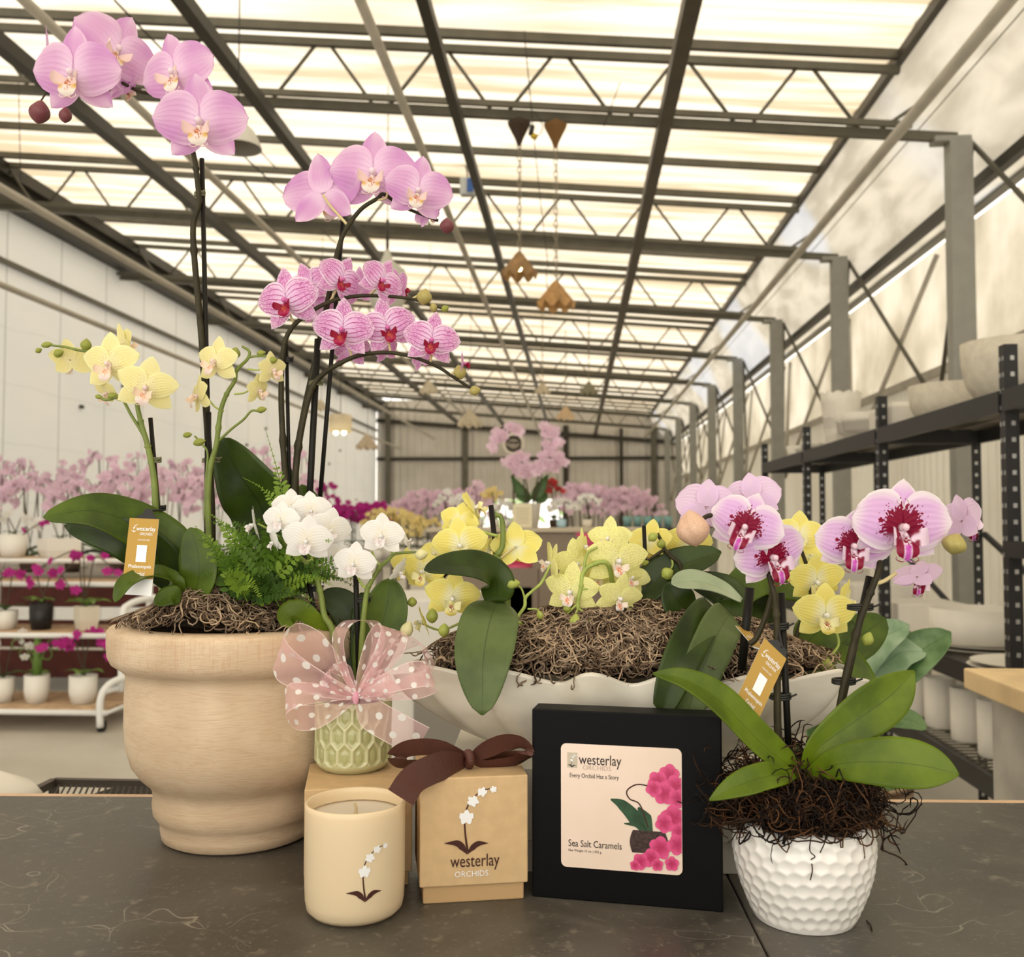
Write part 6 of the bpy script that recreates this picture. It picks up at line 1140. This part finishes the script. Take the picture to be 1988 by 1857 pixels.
for i, (y, x) in enumerate(((4.35, 1.46), (4.1, 1.47), (3.85, 1.48), (3.6, 1.48), (3.38, 1.47), (4.3, 1.66), (3.95, 1.66))):
    crock([(.055, 0), (.06, .01), (.062, .2)], x, y, T3, 'ribbed white cylinder vase on the bottom shelf, %s' % ['farthest in the front row', 'second farthest in the front row', 'third farthest in the front row', 'fourth farthest in the front row', 'nearest in the front row', 'farther one in the back row', 'nearer one in the back row'][i], name='cylinder_vase', cat='vase', fn=rib(28, .012), group='ribbed vases on the bottom shelf')
# stacked glass jars at the right edge
gl = NT('clear_glass'); glass = gl.bsdf(A(226, 224, 212), .08, .6, alpha=.35)
for i in range(3): b = MB(); b.lathe([(.05, 0), (.055, .02), (.055, .09), (.04, .10), (.042, .11)], (1.5, 2.93, 1.375+.115*i), 24, caps=(True, True)); tag(b.build('glass_jar', glass), 'clear glass jar, %s from the bottom of the stack on the tub' % ORD[i], 'jar', 'stacked glass jars')
b = MB(); b.lathe([(0, 0), (.12, 0), (.12, .008), (0, .008)], (1.56, 2.95, 1.366), 24); tag(b.build('lid', cer), 'white lid on the tub beside the near post', 'lid')
# pale worktop on a grey block
r = thing('work_counter', (1.4, 1.7, 0), 'grey concrete block counter with a pale wooden top at the right edge', 'counter')
b = MB(); b.box((1.40, 1.70, .935), (1.2, .8, .042)); b.build('counter_top', plain('maple_top', A(222, 190, 138), .5, .3, 0, .1, 14), r, False, .004)
t = NT('grey_concrete'); v = t.obj(); c = t.mx(t.sm(t.noise(v, 9, 6), .3, .7), A(166, 158, 142), A(196, 188, 170)); b = MB(); b.box((1.43, 1.70, .457), (1.16, .78, .913)); b.build('counter_body', t.bsdf(c, .7, .2), r, False, .006)
# leafy plant in a tall basket behind the counter
t = NT('woven_basket'); q = t.xyz(t.obj()); wv = t.ma('SINE', t.ma('MULTIPLY', q[2], 300.)); bas = t.bsdf(t.mx(t.sm(wv, -1, 1), A(90, 72, 54), A(150, 128, 100)), .8, .2, bump=t.bump(wv, .6, .004))
bp_ = P(1700, 1500, 1.75); b = MB(); b.lathe([(0, 0), (.10, 0), (.12, .1), (.13, .5), (.115, .78), (.12, .82), (.11, .82), (.1, .7), (0, .7)], (bp_.x-.06, bp_.y, 0), 40); tag(b.build('floor_basket', bas), 'tall woven basket planter standing behind the counter', 'basket')
fp = Plant('leafy_plant', 1660, 1490, 1.75, 'broad leaved green foliage plant, out of focus behind the dimpled pot orchid', 'plant')
blur_l = leaf_mat('foliage_leaf', A(60, 92, 42), A(120, 146, 92)); blur_2 = leaf_mat('foliage_leaf_pale', A(110, 138, 96), A(160, 178, 140))
for pts, wv, m_ in ((((1650, 1470), (1680, 1350), (1760, 1280), (1846, 1226)), 90, blur_l), (((1650, 1470), (1640, 1330), (1690, 1250), (1765, 1212)), 80, blur_2), (((1650, 1470), (1690, 1330), (1740, 1270), (1800, 1262)), 70, blur_2), (((1650, 1475), (1640, 1400), (1620, 1330), (1660, 1270)), 110, blur_l), (((1650, 1480), (1700, 1400), (1760, 1395), (1800, 1412)), 46, blur_l), (((1650, 1480), (1600, 1430), (1570, 1400)), 80, blur_l), (((1655, 1480), (1710, 1500), (1745, 1530)), 60, blur_l), (((1650, 1480), (1560, 1500), (1530, 1440)), 70, blur_l)):
    fp.leaf(list(pts), wv, m_, fold=.2, pk=.6, hint=(.1, -.8, .7))
# wire trolley behind the counter at left
r = thing('wire_trolley', P(200, 1530, 1.5)*1, 'low wire mesh trolley seen over the back edge of the slate counter at left', 'trolley'); r.location.z = 0
wm = plain('dark_wire_mesh', A(66, 56, 46), .5); b = MB(); c0 = P(-60, 1530, 1.32); c1 = P(330, 1530, 1.32); zt = .83
for k in range(30):
    x = c0.x+(c1.x-c0.x)*k/29; b.tube([(x, 1.30, zt), (x+.10, 1.56, zt)], .0018, 4); b.tube([(x+.10, 1.30, zt), (x, 1.56, zt)], .0018, 4)
b.build('mesh_deck', wm, r); b = MB(); q = [(c0.x-.02, 1.29, zt), (c1.x+.12, 1.29, zt), (c1.x+.12, 1.58, zt), (c0.x-.02, 1.58, zt), (c0.x-.02, 1.29, zt)]
for i in range(4): b.bar(q[i], q[i+1], .012)
b.build('deck_frame', wm, r, False)
for p_ in q[:4]: b = MB(); b.bar(p_, (p_[0], p_[1], 0), .012); b.build('leg', wm, r, False)
# grey cart glimpsed between the pots
p = P(815, 1400, 3.6); r = thing('storage_cart', (p.x, 3.8, 0), 'grey and white storage cart glimpsed between the green pot and the shell planter', 'cart')
b = MB(); b.box((p.x-.02, 3.85, .62), (.42, .5, .7)); b.build('cabinet_body', plain('cart_white', A(214, 206, 190), .5), r, False, .01); b = MB(); b.box((p.x-.02+.1, 3.59, .5), (.2, .02, .4)); b.box((p.x-.02, 3.6, .27), (.44, .04, .04)); b.build('door', plain('cart_grey', A(130, 122, 108), .5), r, False)
for x in (-.16, .14):
    for y in (3.68, 4.0): b = MB(); b.box((p.x+x, y, .15), (.05, .05, .24)); b.tube([(p.x+x-.02, y, .04), (p.x+x+.02, y, .04)], .04, 16); b.build('caster', blkr, r)
p = P(-40, 1530, 1.42); b = MB(); b.lathe([(.0, .832), (.07, .833), (.085, .84), (.07, .862), (.03, .882), (0, .884)], (p.x, p.y, 0), 24, lambda r_, z, a, s: (r_*(1+.08*math.sin(a*3)+.04*math.sin(a*7)), z)); tag(b.build('white_sack', cer), 'crumpled white sack on the wire trolley at the left frame edge', 'sack')
